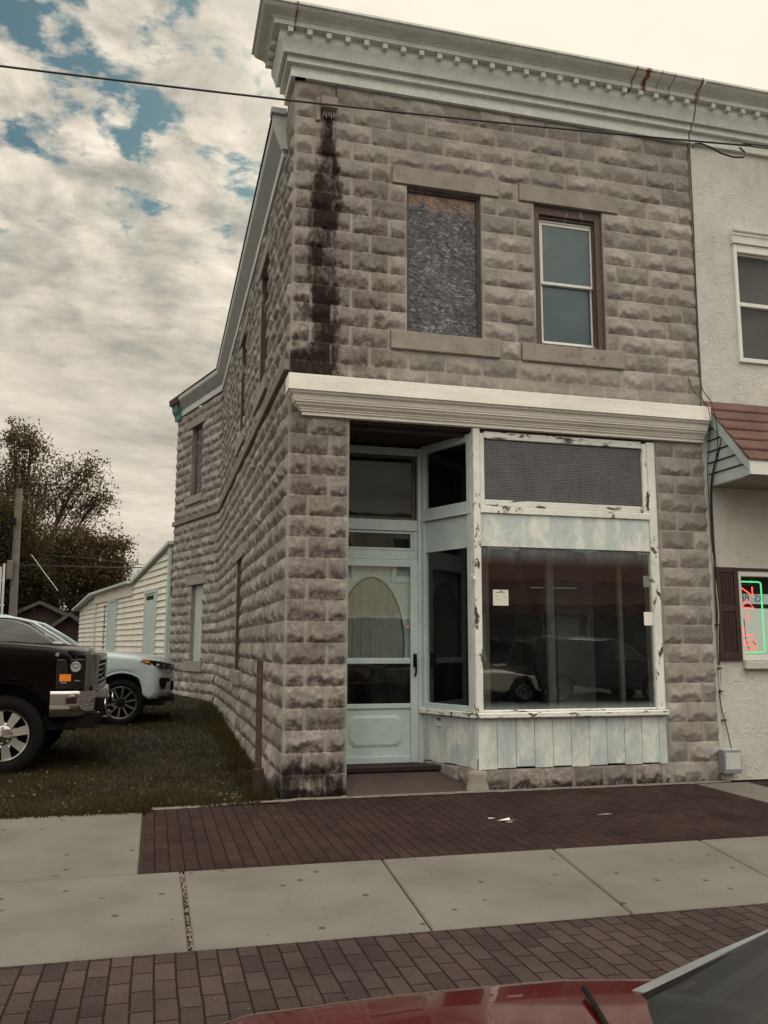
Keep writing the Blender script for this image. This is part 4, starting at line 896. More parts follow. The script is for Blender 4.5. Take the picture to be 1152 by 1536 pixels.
for k in range(60):
    x, y = -.36+RNG.normal()*.10, .22+RNG.normal()*.14; z = float(lawn_z(np.array(x), np.array(y))); s = RNG.uniform(.006, .022)
    if x < -.08 and y > -.1: rub.hexa([(x+s*a*RNG.uniform(.6, 1.2), y+s*b*RNG.uniform(.6, 1.2), z+s*c*RNG.uniform(.3, .7)) for a, b, c in ((-1, -1, 0), (1, -1, 0), (1, 1, 0), (-1, 1, 0), (-1, -1, 1), (1, -1, 1), (1, 1, 1), (-1, 1, 1))])
struct('rubble', rub, plain('pale_rubble', (.24, .20, .17), .9, .4, 20, .2), 'stuff')
# bits of litter on the paving
def scrap(name, pts, lab):
    mb = MB(); n = len(pts); mb.add([(x, y, .004+.012*((i*5) % 3)/3) for i, (x, y) in enumerate(pts)], [tuple(range(n))]); tag(obj(name, mb, M['white'], base=(pts[0][0], pts[0][1], .003)), lab, 'litter')
scrap('paper_scrap', [(1.55, -1.42), (1.66, -1.47), (1.72, -1.45), (1.66, -1.42), (1.68, -1.36), (1.60, -1.40)], 'largest torn white paper scrap on the red brick paving')
scrap('paper_scrap', [(1.50, -1.33), (1.56, -1.36), (1.53, -1.31)], 'tiny white paper scrap just left of the larger torn one on the bricks')
scrap('paper_scrap', [(1.58, -1.50), (1.64, -1.54), (1.63, -1.50)], 'narrow white paper scrap on the street side of the larger torn one')
scrap('paper_scrap', [(2.43, -1.40), (2.58, -1.42), (2.55, -1.39)], 'thin white paper scrap lying alone on the bricks to the right')
# small pale crumbs and leaf bits on the paving
n = 420; V = np.zeros((n, 4, 3)); x = RNG.uniform(-3, 5.5, n); y = RNG.uniform(-5.2, -.1, n); a = RNG.uniform(0, 6.3, n); s = RNG.uniform(.003, .009, n)
for k, (p, q) in enumerate(((1, 0), (0, .7), (-1, 0), (0, -.7))): V[:, k] = np.stack([x+s*(p*np.cos(a)-q*np.sin(a)), y+s*(p*np.sin(a)+q*np.cos(a)), np.full(n, .004)], 1)
pc = tri_mesh('pavement_litter', V, M['litterleaf'], 4); pc['kind'] = 'stuff'
n = 260; V = np.zeros((n, 4, 3)); y = RNG.uniform(-3.84, -2.42, n); x = -.952+RNG.normal(size=n)*.010; a = RNG.uniform(0, 6.3, n); s = RNG.uniform(.003, .009, n)
for k, (p, q) in enumerate(((1, 0), (0, .8), (-1, 0), (0, -.8))): V[:, k] = np.stack([x+s*(p*np.cos(a)-q*np.sin(a)), y+s*(p*np.sin(a)+q*np.cos(a)), -.012+.012*RNG.random(n)], 1)
jd = tri_mesh('joint_debris', V, bpy.data.materials['pale_rubble'], 4); jd['kind'] = 'stuff'
# steel post by the corner
mb = MB(); mb.tube([(-.215, .0, -.02), (-.215, .0, .27)], .052, 14); mb.tube([(-.215, .0, .27), (-.215, 0, .285)], [.052, .034], 14)
bp = thing('steel_post', 'rusty brown steel post standing at the shop corner in a thicker sleeve', 'post', (-.215, 0, 0))
obj('sleeve', mb, M['black'] if False else plain('dark_rust_sleeve', (.028, .014, .012), .8, .4, 14, .4), bp, smooth=40)
mb = MB(); mb.tube([(-.215, 0, .2), (-.222, 0, 1.255)], .030, 14); mb.tube([(-.222, 0, 1.255), (-.222, 0, 1.262)], [.030, .024], 14); obj('pipe', mb, M['rust'], bp, smooth=40)

# ================================================================== WHITE SIDED ANNEX BEHIND
AO = np.array([-.885, 12.30, 0]); AD = np.array([-.22, .975]); AD = AD/np.linalg.norm(AD); AN = np.array([-AD[1], AD[0]])
ann = thing('siding_annex', 'low white clapboard annex with stepped roof behind the corner shop', 'building', tuple(AO))
au = lambda Y: (Y-12.30)/AD[1]
top = [(0, 3.66), (au(16.25), 3.03), (au(22.3), 3.01), (au(25.8), 2.64)]
def top_at(u): return float(np.interp(u, [t[0] for t in top], [t[1] for t in top]))
aw_ = lambda u, d, z: tuple(AO+np.array([*AD, 0])*u+np.array([*AN, 0])*d+np.array([0, 0, z]))
mb = MB(); UE = au(25.6)
for k in range(24):                       # lapped boards, each tilted out at its foot
    z0 = .12+k*.155; z1 = z0+.155
    us = [u for u in np.linspace(0, UE, 60) if top_at(u) > z0+.01]
    if len(us) < 2: continue
    mb.rows([[aw_(u, .045, z0) for u in us], [aw_(u, .008, min(z1, top_at(u))) for u in us], [aw_(u, .0, z0-.001) for u in us], [aw_(u, .045, z0) for u in us]])
mb.obox(AO, AD, -4, 0, 0, UE, 0, 2.5)
obj('clapboard_wall', mb, M['siding'], ann)
mb = MB(); us = [0, au(16.25)]; e = 5.
mb.prism([(0-.05, 3.70), (au(16.25)+.12, 3.04), (au(16.25)+.12, 3.11), (-.05, 3.77)], lambda p: aw_(p[0], .12, p[1]), lambda p: aw_(p[0], -e, p[1]))
mb.prism([(au(16.3), 3.045), (au(22.3), 3.02), (au(26.1), 2.62), (au(26.1), 2.69), (au(22.3), 3.09), (au(16.3), 3.10)], lambda p: aw_(p[0], .25, p[1]), lambda p: aw_(p[0], -e, p[1]))
obj('roof', mb, M['gutter'], ann)
mb = MB(); mb.prism([(au(16.4), 2.72), (au(22.3), 2.74), (au(22.3), 3.02), (au(16.4), 3.04)], lambda p: aw_(p[0], .07, p[1]), lambda p: aw_(p[0], .03, p[1])); obj('fascia_board', mb, M['siding'], ann)
mb = MB(); mb.obox(AO, AD, .0, .06, .0, .16, 0, 3.62); obj('corner_board', mb, M['aqua'], ann)
mb = MB(); mb.obox(AO, AD, .0, .06, au(21.9), au(22.15), 0, 2.72); obj('corner_board', mb, M['aqua'], ann)
for i, (a, b, lab) in enumerate(((13.55, 14.62, 'tall pale blue door panel nearer the brick wall'), (18.5, 19.7, 'tall pale blue door panel farther along the annex'))):
    a, b = au(a), au(b); mb = MB(); mb.obox(AO, AD, .0, .062, a-.12, a, .1, 2.72); mb.obox(AO, AD, .0, .062, b, b+.12, .1, 2.72); mb.obox(AO, AD, .0, .072, a-.15, b+.15, 2.66, 2.76)
    d = obj('door', mb, M['aqua'], ann, label=lab); mb = MB(); mb.obox(AO, AD, .0, .050, a, b, .1, 2.66); obj('panel', mb, M['aqua'], d)
    if i == 0: mb = MB(); mb.obox(AO, AD, .0505, .0535, a+.2, b-.1, 2.50, 2.60); obj('vent_slot', mb, M['black'], d)
mb = MB(); rust_u = au(20.4)
for k in range(14): mb.obox(AO, AD, .040, .0475, rust_u-.07+.03*((k*7) % 5-2)*.5, rust_u+.06+.03*((k*3) % 5-2)*.5, .9+k*.125, 1.0+k*.125)
obj('rust_stain', mb, plain('rust_stain_paint', (.16, .11, .075), .9, .5, 9, 0), ann)

# ================================================================== VEHICLES
def poly_inset(P, d):
    n = len(P); out = []
    for i in range(n):
        a, b, c = np.array(P[i-1]), np.array(P[i]), np.array(P[(i+1) % n])
        e1 = (b-a)/(np.linalg.norm(b-a)+1e-9); e2 = (c-b)/(np.linalg.norm(c-b)+1e-9); n1 = np.array([e1[1], -e1[0]]); n2 = np.array([e2[1], -e2[0]])
        m = n1+n2; m = m/max(.5, m.dot(n1)) if np.linalg.norm(m) > 1e-6 else n1
        out.append(tuple(b-d*m))
    return out
def arc(cx, cz, r, a0, a1, n=14): return [(cx+r*math.cos(math.radians(a)), cz+r*math.sin(math.radians(a))) for a in np.linspace(a0, a1, n)]
def body(P, w, r=.06, bow=.0, bx=(.2, .9), crown=0., cz=9., tumble=0., tz=9., rear=0., steps=11, cap=True):
    st = []
    for k in range(5): a = PI/2*k/4; st.append((-(w-r*(1-math.cos(a))), r*(1-math.sin(a))))
    inner = np.linspace(-(w-r), w-r, steps)[1:-1]; st2 = [(-y, d) for y, d in reversed(st)]
    S_ = st+[(y, 0.) for y in inner]+st2
    R = []
    for y, d in S_:
        row = []
        for x, z in poly_inset(P, d):
            t = abs(y)/w; xx = x-bow*t**2.6*float(sstep(bx[0], bx[1], x))+rear*t**2.6*float(sstep(-3, -4, x))
            zz = z+crown*(1-t*t)*float(sstep(cz-.12, cz, z)); yy = y*(1-tumble*max(0., z-tz))
            row.append((xx, yy, zz))
        R.append(row)
    return MB().rows(R, True, cap)
def wheel(par, x, y, z, side, tyre_r, rim_r, width, n, alloy, hub=.07, twin=0.):
    s = side; T = width
    mb = MB(); mb.lathe([(rim_r-.005, s*-.02), (rim_r+.01, s*.0), (rim_r+.035, s*.012), (tyre_r-.05, s*.012), (tyre_r-.012, s*-.012), (tyre_r, s*-.05), (tyre_r, s*-(T-.05)), (tyre_r-.05, s*-T), (rim_r, s*-T)], (x, y, z), 'y', 40, True)
    w = obj('wheel', mb, M['rubber'], par, smooth=40)
    mb = MB(); mb.lathe([(rim_r, s*-.004), (rim_r-.008, s*.004), (rim_r-.022, s*.002), (rim_r-.03, s*-.02), (rim_r-.035, s*-.10)], (x, y, z), 'y', 40, True)
    for k in range(n):
        for dv in ((-twin, twin) if twin else (0,)):
            a = 2*PI*(k+.3)/n+dv; ca, sa = math.cos(a), math.sin(a); w0 = (.042 if n < 9 else .016); w1 = (.062 if n < 9 else .024)
            if n >= 9: w0, w1 = .017, .015
            P = lambda rr, ww, yy: (x+rr*ca-ww*sa, y+s*yy, z+rr*sa+ww*ca)
            mb.hexa([P(hub*.7, -w0, -.045), P(rim_r-.02, -w1, -.035), P(rim_r-.02, w1, -.035), P(hub*.7, w0, -.045), P(hub*.7, -w0*.7, -.008), P(rim_r-.018, -w1*.8, .0), P(rim_r-.018, w1*.8, .0), P(hub*.7, w0*.7, -.008)])
    obj('rim', mb, alloy, w, smooth=35)
    mb = MB(); mb.lathe([(rim_r-.034, s*-.085), (.0005, s*-.085)], (x, y, z), 'y', 24, True); obj('brake_disc', mb, M['black'], w)
    mb = MB(); mb.lathe([(hub*1.5, s*-.03), (hub*1.45, s*.004), (hub, s*.012), (.0005, s*.016)], (x, y, z), 'y', 24, True)
    for k in range(8 if n < 9 else 5):
        a = 2*PI*k/(8 if n < 9 else 5); mb.lathe([(.012, 0), (.012, s*.02), (.0005, s*.022)], (x+hub*1.2*math.cos(a), y+s*.003, z+hub*1.2*math.sin(a)), 'y', 8, True)
    obj('hub_cap', mb, M['black'] if n >= 9 else alloy, w, smooth=40)
    return w
M['truckpaint'] = car_paint('black_truck_paint', (.003, .0018, .0018), coat=.06, rough=.14, dust=.0)
M['silver'] = car_paint('silver_blue_paint', (.46, .545, .565), rough=.3, metal=.1)
M['redpaint'] = car_paint('red_paint', (.065, .003, .004), rough=.22)
M['tint'] = glass_mat('car_glass', base=(.008, .008, .009), refl=1.3, dust=.02)
M['amber'] = plain('amber_lens', (.75, .22, .02), .25, .1, 8, .2)
M['lens'] = plain('clear_lamp', (.25, .25, .25), .12, .3, 30, .4)
M['dark_lens'] = plain('dark_lamp_housing', (.014, .012, .012), .12, .3, 20, 0)
M['grillechrome'] = plain('brushed_grille_chrome', (.42, .40, .40), .22, .2, 14, .1, metal=1.)

# ---- black pickup
TX, TY = -2.665, 2.74
TZ = float(lawn_z(np.array(TX), np.array(1.8)))-.01
tk = thing('pickup_truck', 'black heavy pickup truck with chrome bumper and grille parked on the grass', 'truck', (TX, TY, TZ), math.radians(-1.0), local=True)
tw = 1.0
P = [(-5.0, .55)]+arc(-3.9, .43, .52, 165, 15)+[(-.6, .50)]+arc(0, .43, .52, 168, 14)+[(.78, .56), (.835, .80), (.85, 1.12), (.82, 1.235), (.74, 1.285), (.45, 1.325), (-.2, 1.375), (-.78, 1.40), (-1.2, 1.415), (-3.0, 1.42), (-3.02, 1.40), (-5.0, 1.38), (-5.02, 1.0)]
obj('body', body(P, tw, .05, .16, (.2, .85), .035, 1.30), M['truckpaint'], tk, smooth=32)
P = [(-.72, 1.38), (-1.42, 1.97), (-1.7, 2.02), (-2.8, 2.02), (-3.0, 1.95), (-3.05, 1.40)]
cab = obj('cab', body(P, .90, .06, tumble=.16, tz=1.4), M['truckpaint'], tk, smooth=32)
mb = MB()
for s in (-1, 1): mb.add([(-.98, s*.885, 1.44), (-2.0, s*.885, 1.44), (-2.0, s*.812, 1.92), (-1.46, s*.812, 1.92)], [(0, 1, 2, 3)]); mb.add([(-2.08, s*.885, 1.44), (-2.92, s*.885, 1.44), (-2.86, s*.812, 1.92), (-2.08, s*.812, 1.92)], [(0, 1, 2, 3)])
mb.add([(-.735, -.76, 1.43), (-.735, .76, 1.43), (-1.40, .70, 1.965), (-1.40, -.70, 1.965)], [(0, 1, 2, 3)]); obj('cab_glass', mb, M['tint'], tk)
# flared arch lip, wheels
for ax in (0, -3.9):
    for s in (-1, 1):
        mb = MB(); mb.tube([(x, s*(tw-.004), z) for x, z in arc(ax, .43, .525, 165, 34 if ax == 0 else 8, 20)], .022, 6); obj('arch_lip', mb, M['truckpaint'], tk, smooth=60)
        wheel(tk, ax, s*(tw-.03), .41, s, .415, .272, .27, 8, M['chrome'])
mb = MB(); mb.box(-4.9, .70, -.88, .88, .45, .60); obj('underbody', mb, M['black'], tk)
for ax in (0, -3.9): mb = MB(); mb.box(ax-.53, ax+.50, -.74, .74, .5, 1.0); obj('wheel_well', mb, M['black'], tk)
# grille
mb = MB(); gx = .868
for a, b, c, d in ((-.60, .60, 1.17, 1.245), (-.60, .60, .855, .915)): mb.box(gx-.10, gx+.035, a, b, c, d)
gr_ = obj('grille', mb, M['grillechrome'], tk, bevel=.018, seg=3, smooth=40)
mb = MB(); mb.box(gx-.11, gx+.004, -.60, .60, .915, 1.17)
obj('grille_mesh', mb, M['black'], gr_)
for q in (-1, 1):
    pa = [(.775, .945), (.822, .89), (.856, .80), (.876, .70), (.884, .60)]
    mb = MB(); mb.rows([[(x-.05, q*(y-.06), .865), (x+.004, q*(y+.004), .862), (x+.014, q*(y+.012), .90), (x+.016, q*(y+.014), 1.20), (x+.002, q*(y+.002), 1.252), (x-.05, q*(y-.06), 1.255)] for x, y in pa], False, True); obj('grille_surround', mb, M['grillechrome'], gr_, smooth=40)
    mb = MB(); mb.box(gx-.05, gx+.022, min(q*.47, q*.53), max(q*.47, q*.53), .93, 1.16); obj('grille_slot', mb, M['black'], gr_)
for z in (.945, 1.0, 1.055, 1.11):
    mb = MB(); mb.box(gx-.02, gx+.040, -.60, .60, z, z+.026); obj('grille_bar', mb, M['grillechrome'], gr_, bevel=.006)
mb = MB(); mb.lathe([(.085, 0), (.08, .015), (.0005, .02)], (gx+.045, 0, 1.045), 'x', 20, True); obj('badge', mb, M['dark_lens'], gr_)
for s in (-1, 1):
    mb = MB(); ya, yb = sorted((s*.738, s*1.002)); mb.prism([(.50, 1.010), (.66, 1.0), (.78, .95), (.80, .80), (.5, .80)], lambda p: (p[0], s*p[1], .88), lambda p: (p[0]-.004, s*(p[1]-.004), 1.20))
    hl = obj('headlight', mb, M['dark_lens'], tk, bevel=.012, seg=2)
    def onface(t, z, o=.006): # along the outer face of the lamp from fender (t=0) to grille (t=1)
        a = np.array([.50, s*1.014]); b = np.array([.66, s*1.004]); c = np.array([.782, s*.955]); p = a+(b-a)*t*2 if t < .5 else b+(c-b)*(t-.5)*2
        return (p[0]+o*.5, p[1]+s*o, z)
    def patch(t0, t1, z0, z1, m, nm, o=.006):
        mb = MB(); mb.rows([[onface(t, z0, o) for t in np.linspace(t0, t1, 4)], [onface(t, z1, o) for t in np.linspace(t0, t1, 4)]]); return obj(nm, mb, m, hl)
    patch(.10, .46, .965, 1.04, M['amber'], 'turn_lamp'); patch(.14, .34, .945, .955, M['lens'], 'lamp_strip', .007); patch(.60, .82, .965, .975, M['lens'], 'lamp_strip', .007)
    mb = MB(); p = onface(.62, 1.115, .004); mb.lathe([(.058, 0), (.05, .012*s), (.02, .006*s), (.0005, .018*s)], p, 'y', 20, True); obj('lamp_bulb', mb, M['lens'], hl, smooth=30)
    mb = MB(); mb.lathe([(.022, 0), (.020, .008*s), (.0005, .010*s)], (.52, s*.985, 1.225) if False else (.50, s*.998, 1.245), 'y', 12, True); obj('fender_lamp', mb, M['lens'], tk)
# chrome bumper with wrap-round ends
half = [(.455, 1.025), (.60, 1.022), (.72, 1.005), (.80, .955), (.862, .86), (.905, .70), (.935, .50), (.955, .25), (.962, 0.)]
plan = half+[(x, -y) for x, y in half[-2::-1]]
def off(i, o):
    a, b_ = np.array(plan[max(i-1, 0)]), np.array(plan[min(i+1, len(plan)-1)]); t = (b_-a)/np.linalg.norm(b_-a); n = np.array([-t[1], t[0]]); return np.array(plan[i])+n*o
BP = [(-.07, .85), (-.012, .868), (.006, .862), (.016, .835), (.012, .79), (.016, .74), (.010, .65), (-.004, .605), (-.03, .588), (-.09, .585)]
mb = MB(); mb.rows([[(*off(i, o), z) for o, z in BP] for i in range(len(plan))], False, True)
bu = obj('bumper', mb, M['chrome'], tk, smooth=40)
mb = MB(); mb.box(.60, .90, -.93, .93, .47, .60); obj('air_dam', mb, M['black'], bu)
mb = MB(); mb.box(.80, .86, -.88, .88, .84, .905); obj('bumper_pad', mb, M['black'], bu)
for s in (-1, 1):
    mb = MB(); c = (.955, s*.62, .70); mb.box(.90, .985, s*.62-.10, s*.62+.10, .625, .775); fo = obj('fog_recess', mb, M['black'], bu, bevel=.01)
    mb = MB(); mb.tube([(.985+.004, s*.62+.075*math.cos(a), .70+.058*math.sin(a)) for a in np.linspace(0, 2*PI, 20)], .007, 6); mb.lathe([(.045, 0), (.03, .01), (.0005, .012)], (.985, s*.62, .70), 'x', 16, True); obj('fog_lamp', mb, M['chrome'], fo, smooth=40)
    mb = MB(); mb.tube([(1.0, s*.34, .62), (1.03, s*.34, .60), (1.02, s*.34, .55), (.95, s*.34, .54)], .013, 8); obj('tow_hook', mb, M['chrome'], bu, smooth=50)
mb = MB(); mb.box(-1.05, -.95, -1.28, -1.02, 1.42, 1.62); obj('mirror', mb, M['black'], tk, bevel=.03, seg=2)
mb = MB(); mb.tube([(-.74, -.5, 1.455), (-.80, -.2, 1.47), (-.82, .2, 1.47)], .012, 6); obj('wiper', mb, M['black'], tk)

# ---- silver suv
SX, SY = -1.655, 6.86
SZ = float(lawn_z(np.array(SX), np.array(5.95)))-.01
sv = thing('silver_suv', 'pale silver blue luxury suv with ten spoke wheels parked beyond the black truck', 'suv', (SX, SY, SZ), 0., local=True)
sw = .95
P = [(-3.66, .46)]+arc(-2.74, .365, .43, 166, 14)+[(-.55, .36)]+arc(0, .365, .445, 168, 12)+[(.60, .395), (.74, .41), (.80, .50), (.81, .68), (.80, .82), (.765, .93), (.70, .985), (.58, 1.015), (.25, 1.065), (-.2, 1.105), (-.62, 1.135), (-.95, 1.15), (-2.4, 1.17), (-3.60, 1.18), (-3.76, .95), (-3.78, .62)]
obj('body', body(P, sw, .07, .28, (.1, .8), .035, 1.0, rear=.2), M['silver'], sv, smooth=30)
P = [(-.60, 1.12), (-1.30, 1.55), (-1.62, 1.655), (-2.3, 1.69), (-3.35, 1.62), (-3.60, 1.16)]
obj('cabin', body(P, .86, .06, .20, (-2, -.4), tumble=.22, tz=1.12), M['tint'], sv, smooth=32)
P = [(-1.50, 1.610), (-1.66, 1.665), (-2.3, 1.70), (-3.37, 1.632), (-3.45, 1.56), (-3.30, 1.60), (-2.3, 1.66)]
obj('roof', body(P, .77, .03), M['silver'], sv, smooth=40)
for s in (-1, 1):
    mb = MB(); mb.tube([(-.66, s*.80, 1.13), (-.98, s*.775, 1.35), (-1.36, s*.755, 1.575), (-1.75, s*.738, 1.665), (-2.4, s*.735, 1.685)], [.028, .024, .024, .022, .020], 8)
    obj('pillar', mb, M['silver'], sv, smooth=60)
mb = MB(); mb.box(-.82, -.50, -.62, .62, 1.130, 1.165); mb.tube([(-.64, -.5, 1.165), (-.80, .0, 1.20)], .012, 6); obj('wiper_cowl', mb, M['black'], sv)
mb = MB(); mb.box(-3.6, .66, -.82, .82, .30, .44); mb.box(-.46, .46, -.70, .70, .4, .88); mb.box(-3.2, -2.3, -.70, .70, .4, .88); obj('underbody', mb, M['black'], sv)
for ax in (0, -2.74):
    for s in (-1, 1):
        mb = MB(); mb.tube([(x, s*(sw-.008), z) for x, z in arc(ax, .365, .450, 170, 10, 20)], .016, 6); obj('arch_lip', mb, M['silver'], sv, smooth=60)
        wheel(sv, ax, s*(sw-.035), .355, s, .358, .250, .24, 10, M['alloy'], hub=.045)
for s in (-1, 1):
    mb = MB(); F = [(.26, .988, .935), (.50, .93, .875), (.70, .80, .835), (.765, .55, .84), (.74, .55, .895), (.66, .80, .905), (.48, .925, .945), (.30, .975, .975)]
    yo = lambda x, y: s*(y-.028)
    bot = [(.235, .952, .962), (.36, .935, .905), (.52, .895, .865), (.655, .80, .83), (.725, .66, .825), (.76, .5, .83)]; topl = [(.25, .945, .985), (.37, .925, .972), (.50, .88, .952), (.61, .79, .93), (.69, .65, .908), (.735, .5, .895)]
    bot = [(x+.03, y+.006, z+.025) for x, y, z in bot]; topl = [(x+.04, y+.004, z+.03) for x, y, z in topl]
    mb.rows([[(x+.012, s*(y+.014), z) for x, y, z in bot], [(x+.008, s*(y+.010), z) for x, y, z in topl]]); mb.rows([[(x-.05, s*(y-.03), z) for x, y, z in bot], [(x+.012, s*(y+.014), z) for x, y, z in bot]])
    h = obj('headlight', mb, M['dark_lens'], sv, smooth=40)
    mb = MB(); mb.rows([[(.285, s*.978, .988), (.40, s*.962, .952)], [(.30, s*.974, 1.008), (.41, s*.953, .988)]]); obj('turn_lamp', mb, M['amber'], h)
    for k in range(3): mb = MB(); mb.lathe([(.026, 0), (.018, s*.01), (.0005, s*.014)], (.535+.075*k, s*(.926-.05*k-.03*k*k), .920-.012*k), 'y', 12, True); obj('lamp_bulb', mb, M['lens'], h, smooth=40)
    mb = MB(); fp = [(.56, .70), (.60, .735), (.72, .72), (.735, .68), (.675, .66), (.665, .585), (.64, .55), (.60, .56), (.575, .62)]
    mb.prism(fp, lambda p: (p[0], s*(.925-.9*max(0, p[0]-.5)**1.6), p[1]), lambda p: (p[0]-.04, s*.62, p[1])); obj('fog_vent', mb, M['black'], sv)
    mb = MB(); mb.prism([(-.70, .86), (-.44, .90), (-.40, .925), (-.46, .94), (-.70, .95)], lambda p: (p[0], s*(sw+.004), p[1]), lambda p: (p[0], s*(sw-.03), p[1])); obj('fender_vent', mb, M['black'], sv)
    mb = MB(); mb.tube([(.27, s*.925, .992), (-.1, s*.932, 1.042), (-.6, s*.935, 1.085)], .0045, 5); obj('hood_gap', mb, M['black'], sv)
mb = MB(); mb.box(.66, .78, -.48, .48, .83, .90); mb.box(.70, .79, -.5, .5, .52, .66); obj('grille', mb, M['black'], sv, bevel=.01)
mb = MB(); mb.box(.55, .80, -.72, .72, .36, .42); obj('skid_plate', mb, M['black'], sv)
for s in (-1, 1): mb = MB(); mb.box(-1.02, -.86, min(s*.94, s*1.10), max(s*.94, s*1.10), 1.14, 1.28); obj('mirror', mb, M['silver'], sv, bevel=.03, seg=2)

# ---- red car at the kerb in front of the camera
rc = thing('red_car', 'dark red car parked at the kerb with its bonnet and windscreen along the bottom edge', 'car', (-.16, -7.10, -.145), PI, local=True)
rw = .88
P = [(-3.6, .30)]+arc(-2.55, .31, .36, 168, 12)+[(-.5, .26)]+arc(.42, .31, .33, 170, 10)+[(.95, .28), (1.26, .32), (1.33, .45), (1.31, .58), (1.26, .70), (1.15, .765), (.90, .805), (.5, .818), (.12, .812), (-.1, .800), (-.8, .80), (-2.6, .87), (-3.55, .86), (-3.72, .6)]
mb = body(P, rw, .07, .30, (.55, 1.4), .03, .72, rear=.25, steps=17)
mb.v = [(x, y*(1-.16*float(sstep(.12, -.35, x)))*(1-.9*max(0., z-.72)*float(sstep(-.3, .2, x))), z) for x, y, z in mb.v]
obj('body', mb, M['redpaint'], rc, smooth=34)
# windscreen, pillars, roof of the red car (x forward)
def bez(a, b, c, n): return [tuple((1-t)**2*np.array(a)+2*t*(1-t)*np.array(b)+t*t*np.array(c)) for t in np.linspace(0, 1, n)]
base_c = bez((.0, .66, .802), (.46, 0, .835), (.0, -.66, .802), 15); top_c = bez((-.76, .42, 1.10), (-.50, 0, 1.15), (-.76, -.42, 1.10), 15)
mid_c = [tuple((np.array(a)+np.array(b))/2+np.array([.035, 0, .03])) for a, b in zip(base_c, top_c)]
mb = MB(); mb.rows([base_c, mid_c, top_c]); obj('windscreen', mb, glass_mat('windscreen_glass', base=(.006, .006, .007), refl=.13, dust=.0), rc, smooth=60)
def strip(A, B, C_, w0, w1): # flat pillar strip
    mb = MB(); rows = []
    for t in np.linspace(0, 1, 9):
        p = (1-t)**2*np.array(A)+2*t*(1-t)*np.array(B)+t*t*np.array(C_); w = w0+(w1-w0)*t; s = math.copysign(1, p[1])
        rows.append([tuple(p+np.array([-.008, -s*.012, .004])), tuple(p+np.array([.004, s*.006, .014])), tuple(p+np.array([-.03, s*w*.8, .002])), tuple(p+np.array([-.05, s*w, -.03]))])
    return mb.rows(rows)
M['pillargrey'] = car_paint('grey_pillar_trim', (.13, .145, .145), rough=.45)
for s in (-1, 1):
    A, C_ = np.array([.0, s*.66, .800]), np.array([-.76, s*.42, 1.10]); B = (A+C_)/2+np.array([.035, s*.0, .03])
    obj('pillar', strip(A, B, C_, .035, .045), M['pillargrey'], rc, smooth=50)
    mb = MB(); mb.rows([[tuple(p+np.array([.012, -s*.02, .010])), tuple(p+np.array([.022, -s*.075, .012]))] for p in [(1-t)**2*A+2*t*(1-t)*B+t*t*C_ for t in np.linspace(0, 1, 9)]]); obj('black_border', mb, M['black'], rc, smooth=60)
P = [(-.72, 1.10), (-.95, 1.17), (-1.5, 1.22), (-2.2, 1.18), (-2.7, 1.06), (-3.05, .90), (-2.75, .87), (-1.2, .82), (-.35, .80)]
obj('roof', body(P, .66, .06, tumble=1.0, tz=.82), M['redpaint'], rc, smooth=40)
mb = MB()
for s in (-1, 1): mb.add([(-.55, s*.63, .87), (-1.45, s*.63, .875), (-1.40, s*.44, 1.15), (-.95, s*.45, 1.12)], [(0, 1, 2, 3)]); mb.add([(-1.52, s*.63, .875), (-2.45, s*.63, .89), (-2.25, s*.46, 1.11), (-1.48, s*.44, 1.15)], [(0, 1, 2, 3)])
obj('side_glass', mb, M['tint'], rc)
mb = MB(); hb = bez((.10, .74, .791), (.78, 0, .838), (.10, -.74, .791), 15); mb.rows([[(x, y, z+.002) for x, y, z in hb], [(x-.01, y, z+.002) for x, y, z in base_c]]); obj('cowl', mb, M['black'], rc, smooth=60)
for y0 in (.45, -.15): mb = MB(); mb.tube([(.32-.35*abs(y0), y0, .834), (.24-.35*abs(y0), y0-.25, .838), (.12, y0-.5, .836)], .006, 6); obj('wiper', mb, M['black'], rc, smooth=50)
for ax in (.42, -2.55):
    for s in (-1, 1): wheel(rc, ax, s*(rw-.03), .31, s, .312, .205, .2, 10, M['alloy'], hub=.045)
mb = MB(); mb.box(-3.5, 1.05, -.72, .72, .2, .6); obj('underbody', mb, M['black'], rc)
for s in (-1, 1): mb = MB(); mb.box(.98, 1.14, min(s*.5, s*.74), max(s*.5, s*.74), .50, .62); obj('headlight', mb, M['lens'], rc, bevel=.03, seg=2)

# ================================================================== ACROSS THE STREET (seen in the panes)
def across(name, x0, x1, h, wall, lab, wins, extra=None):
    o = thing(name, lab, 'building', ((x0+x1)/2, -19, 0)); mb = MB(); mb.box(x0, x1, -27, -19, 0, h); obj('wall', mb, wall, o)
    mb = MB(); mb.box(x0-.1, x1+.1, -19.3, -18.75, h-.5, h); obj('cornice', mb, M['fascia'], o)
    for a, b, c, d in wins:
        mb = MB(); framed(mb, 0, -19.02, -18.94, a, b, c, d, .09); w = obj('window', mb, M['vinyl'], o); mb = MB(); mb.box(a+.09, b-.09, -19.01, -18.985, c+.09, d-.09); obj('pane', mb, M['tint'], w)
    return o
cream = plain('cream_render', (.55, .47, .34), .9, .12, 3, .2); redb = plain('dark_red_brick', (.20, .10, .08), .9, .3, 6, .3); tan_ = plain('tan_render', (.20, .16, .13), .9, .2, 3, .2)
across('cream_building', 3.4, 8.6, 6.4, cream, 'cream rendered building across the street reflected in the door glass', [(4.2, 5.3, 3.6, 5.2), (6.6, 7.7, 3.6, 5.2), (4.0, 7.9, .7, 2.4)])
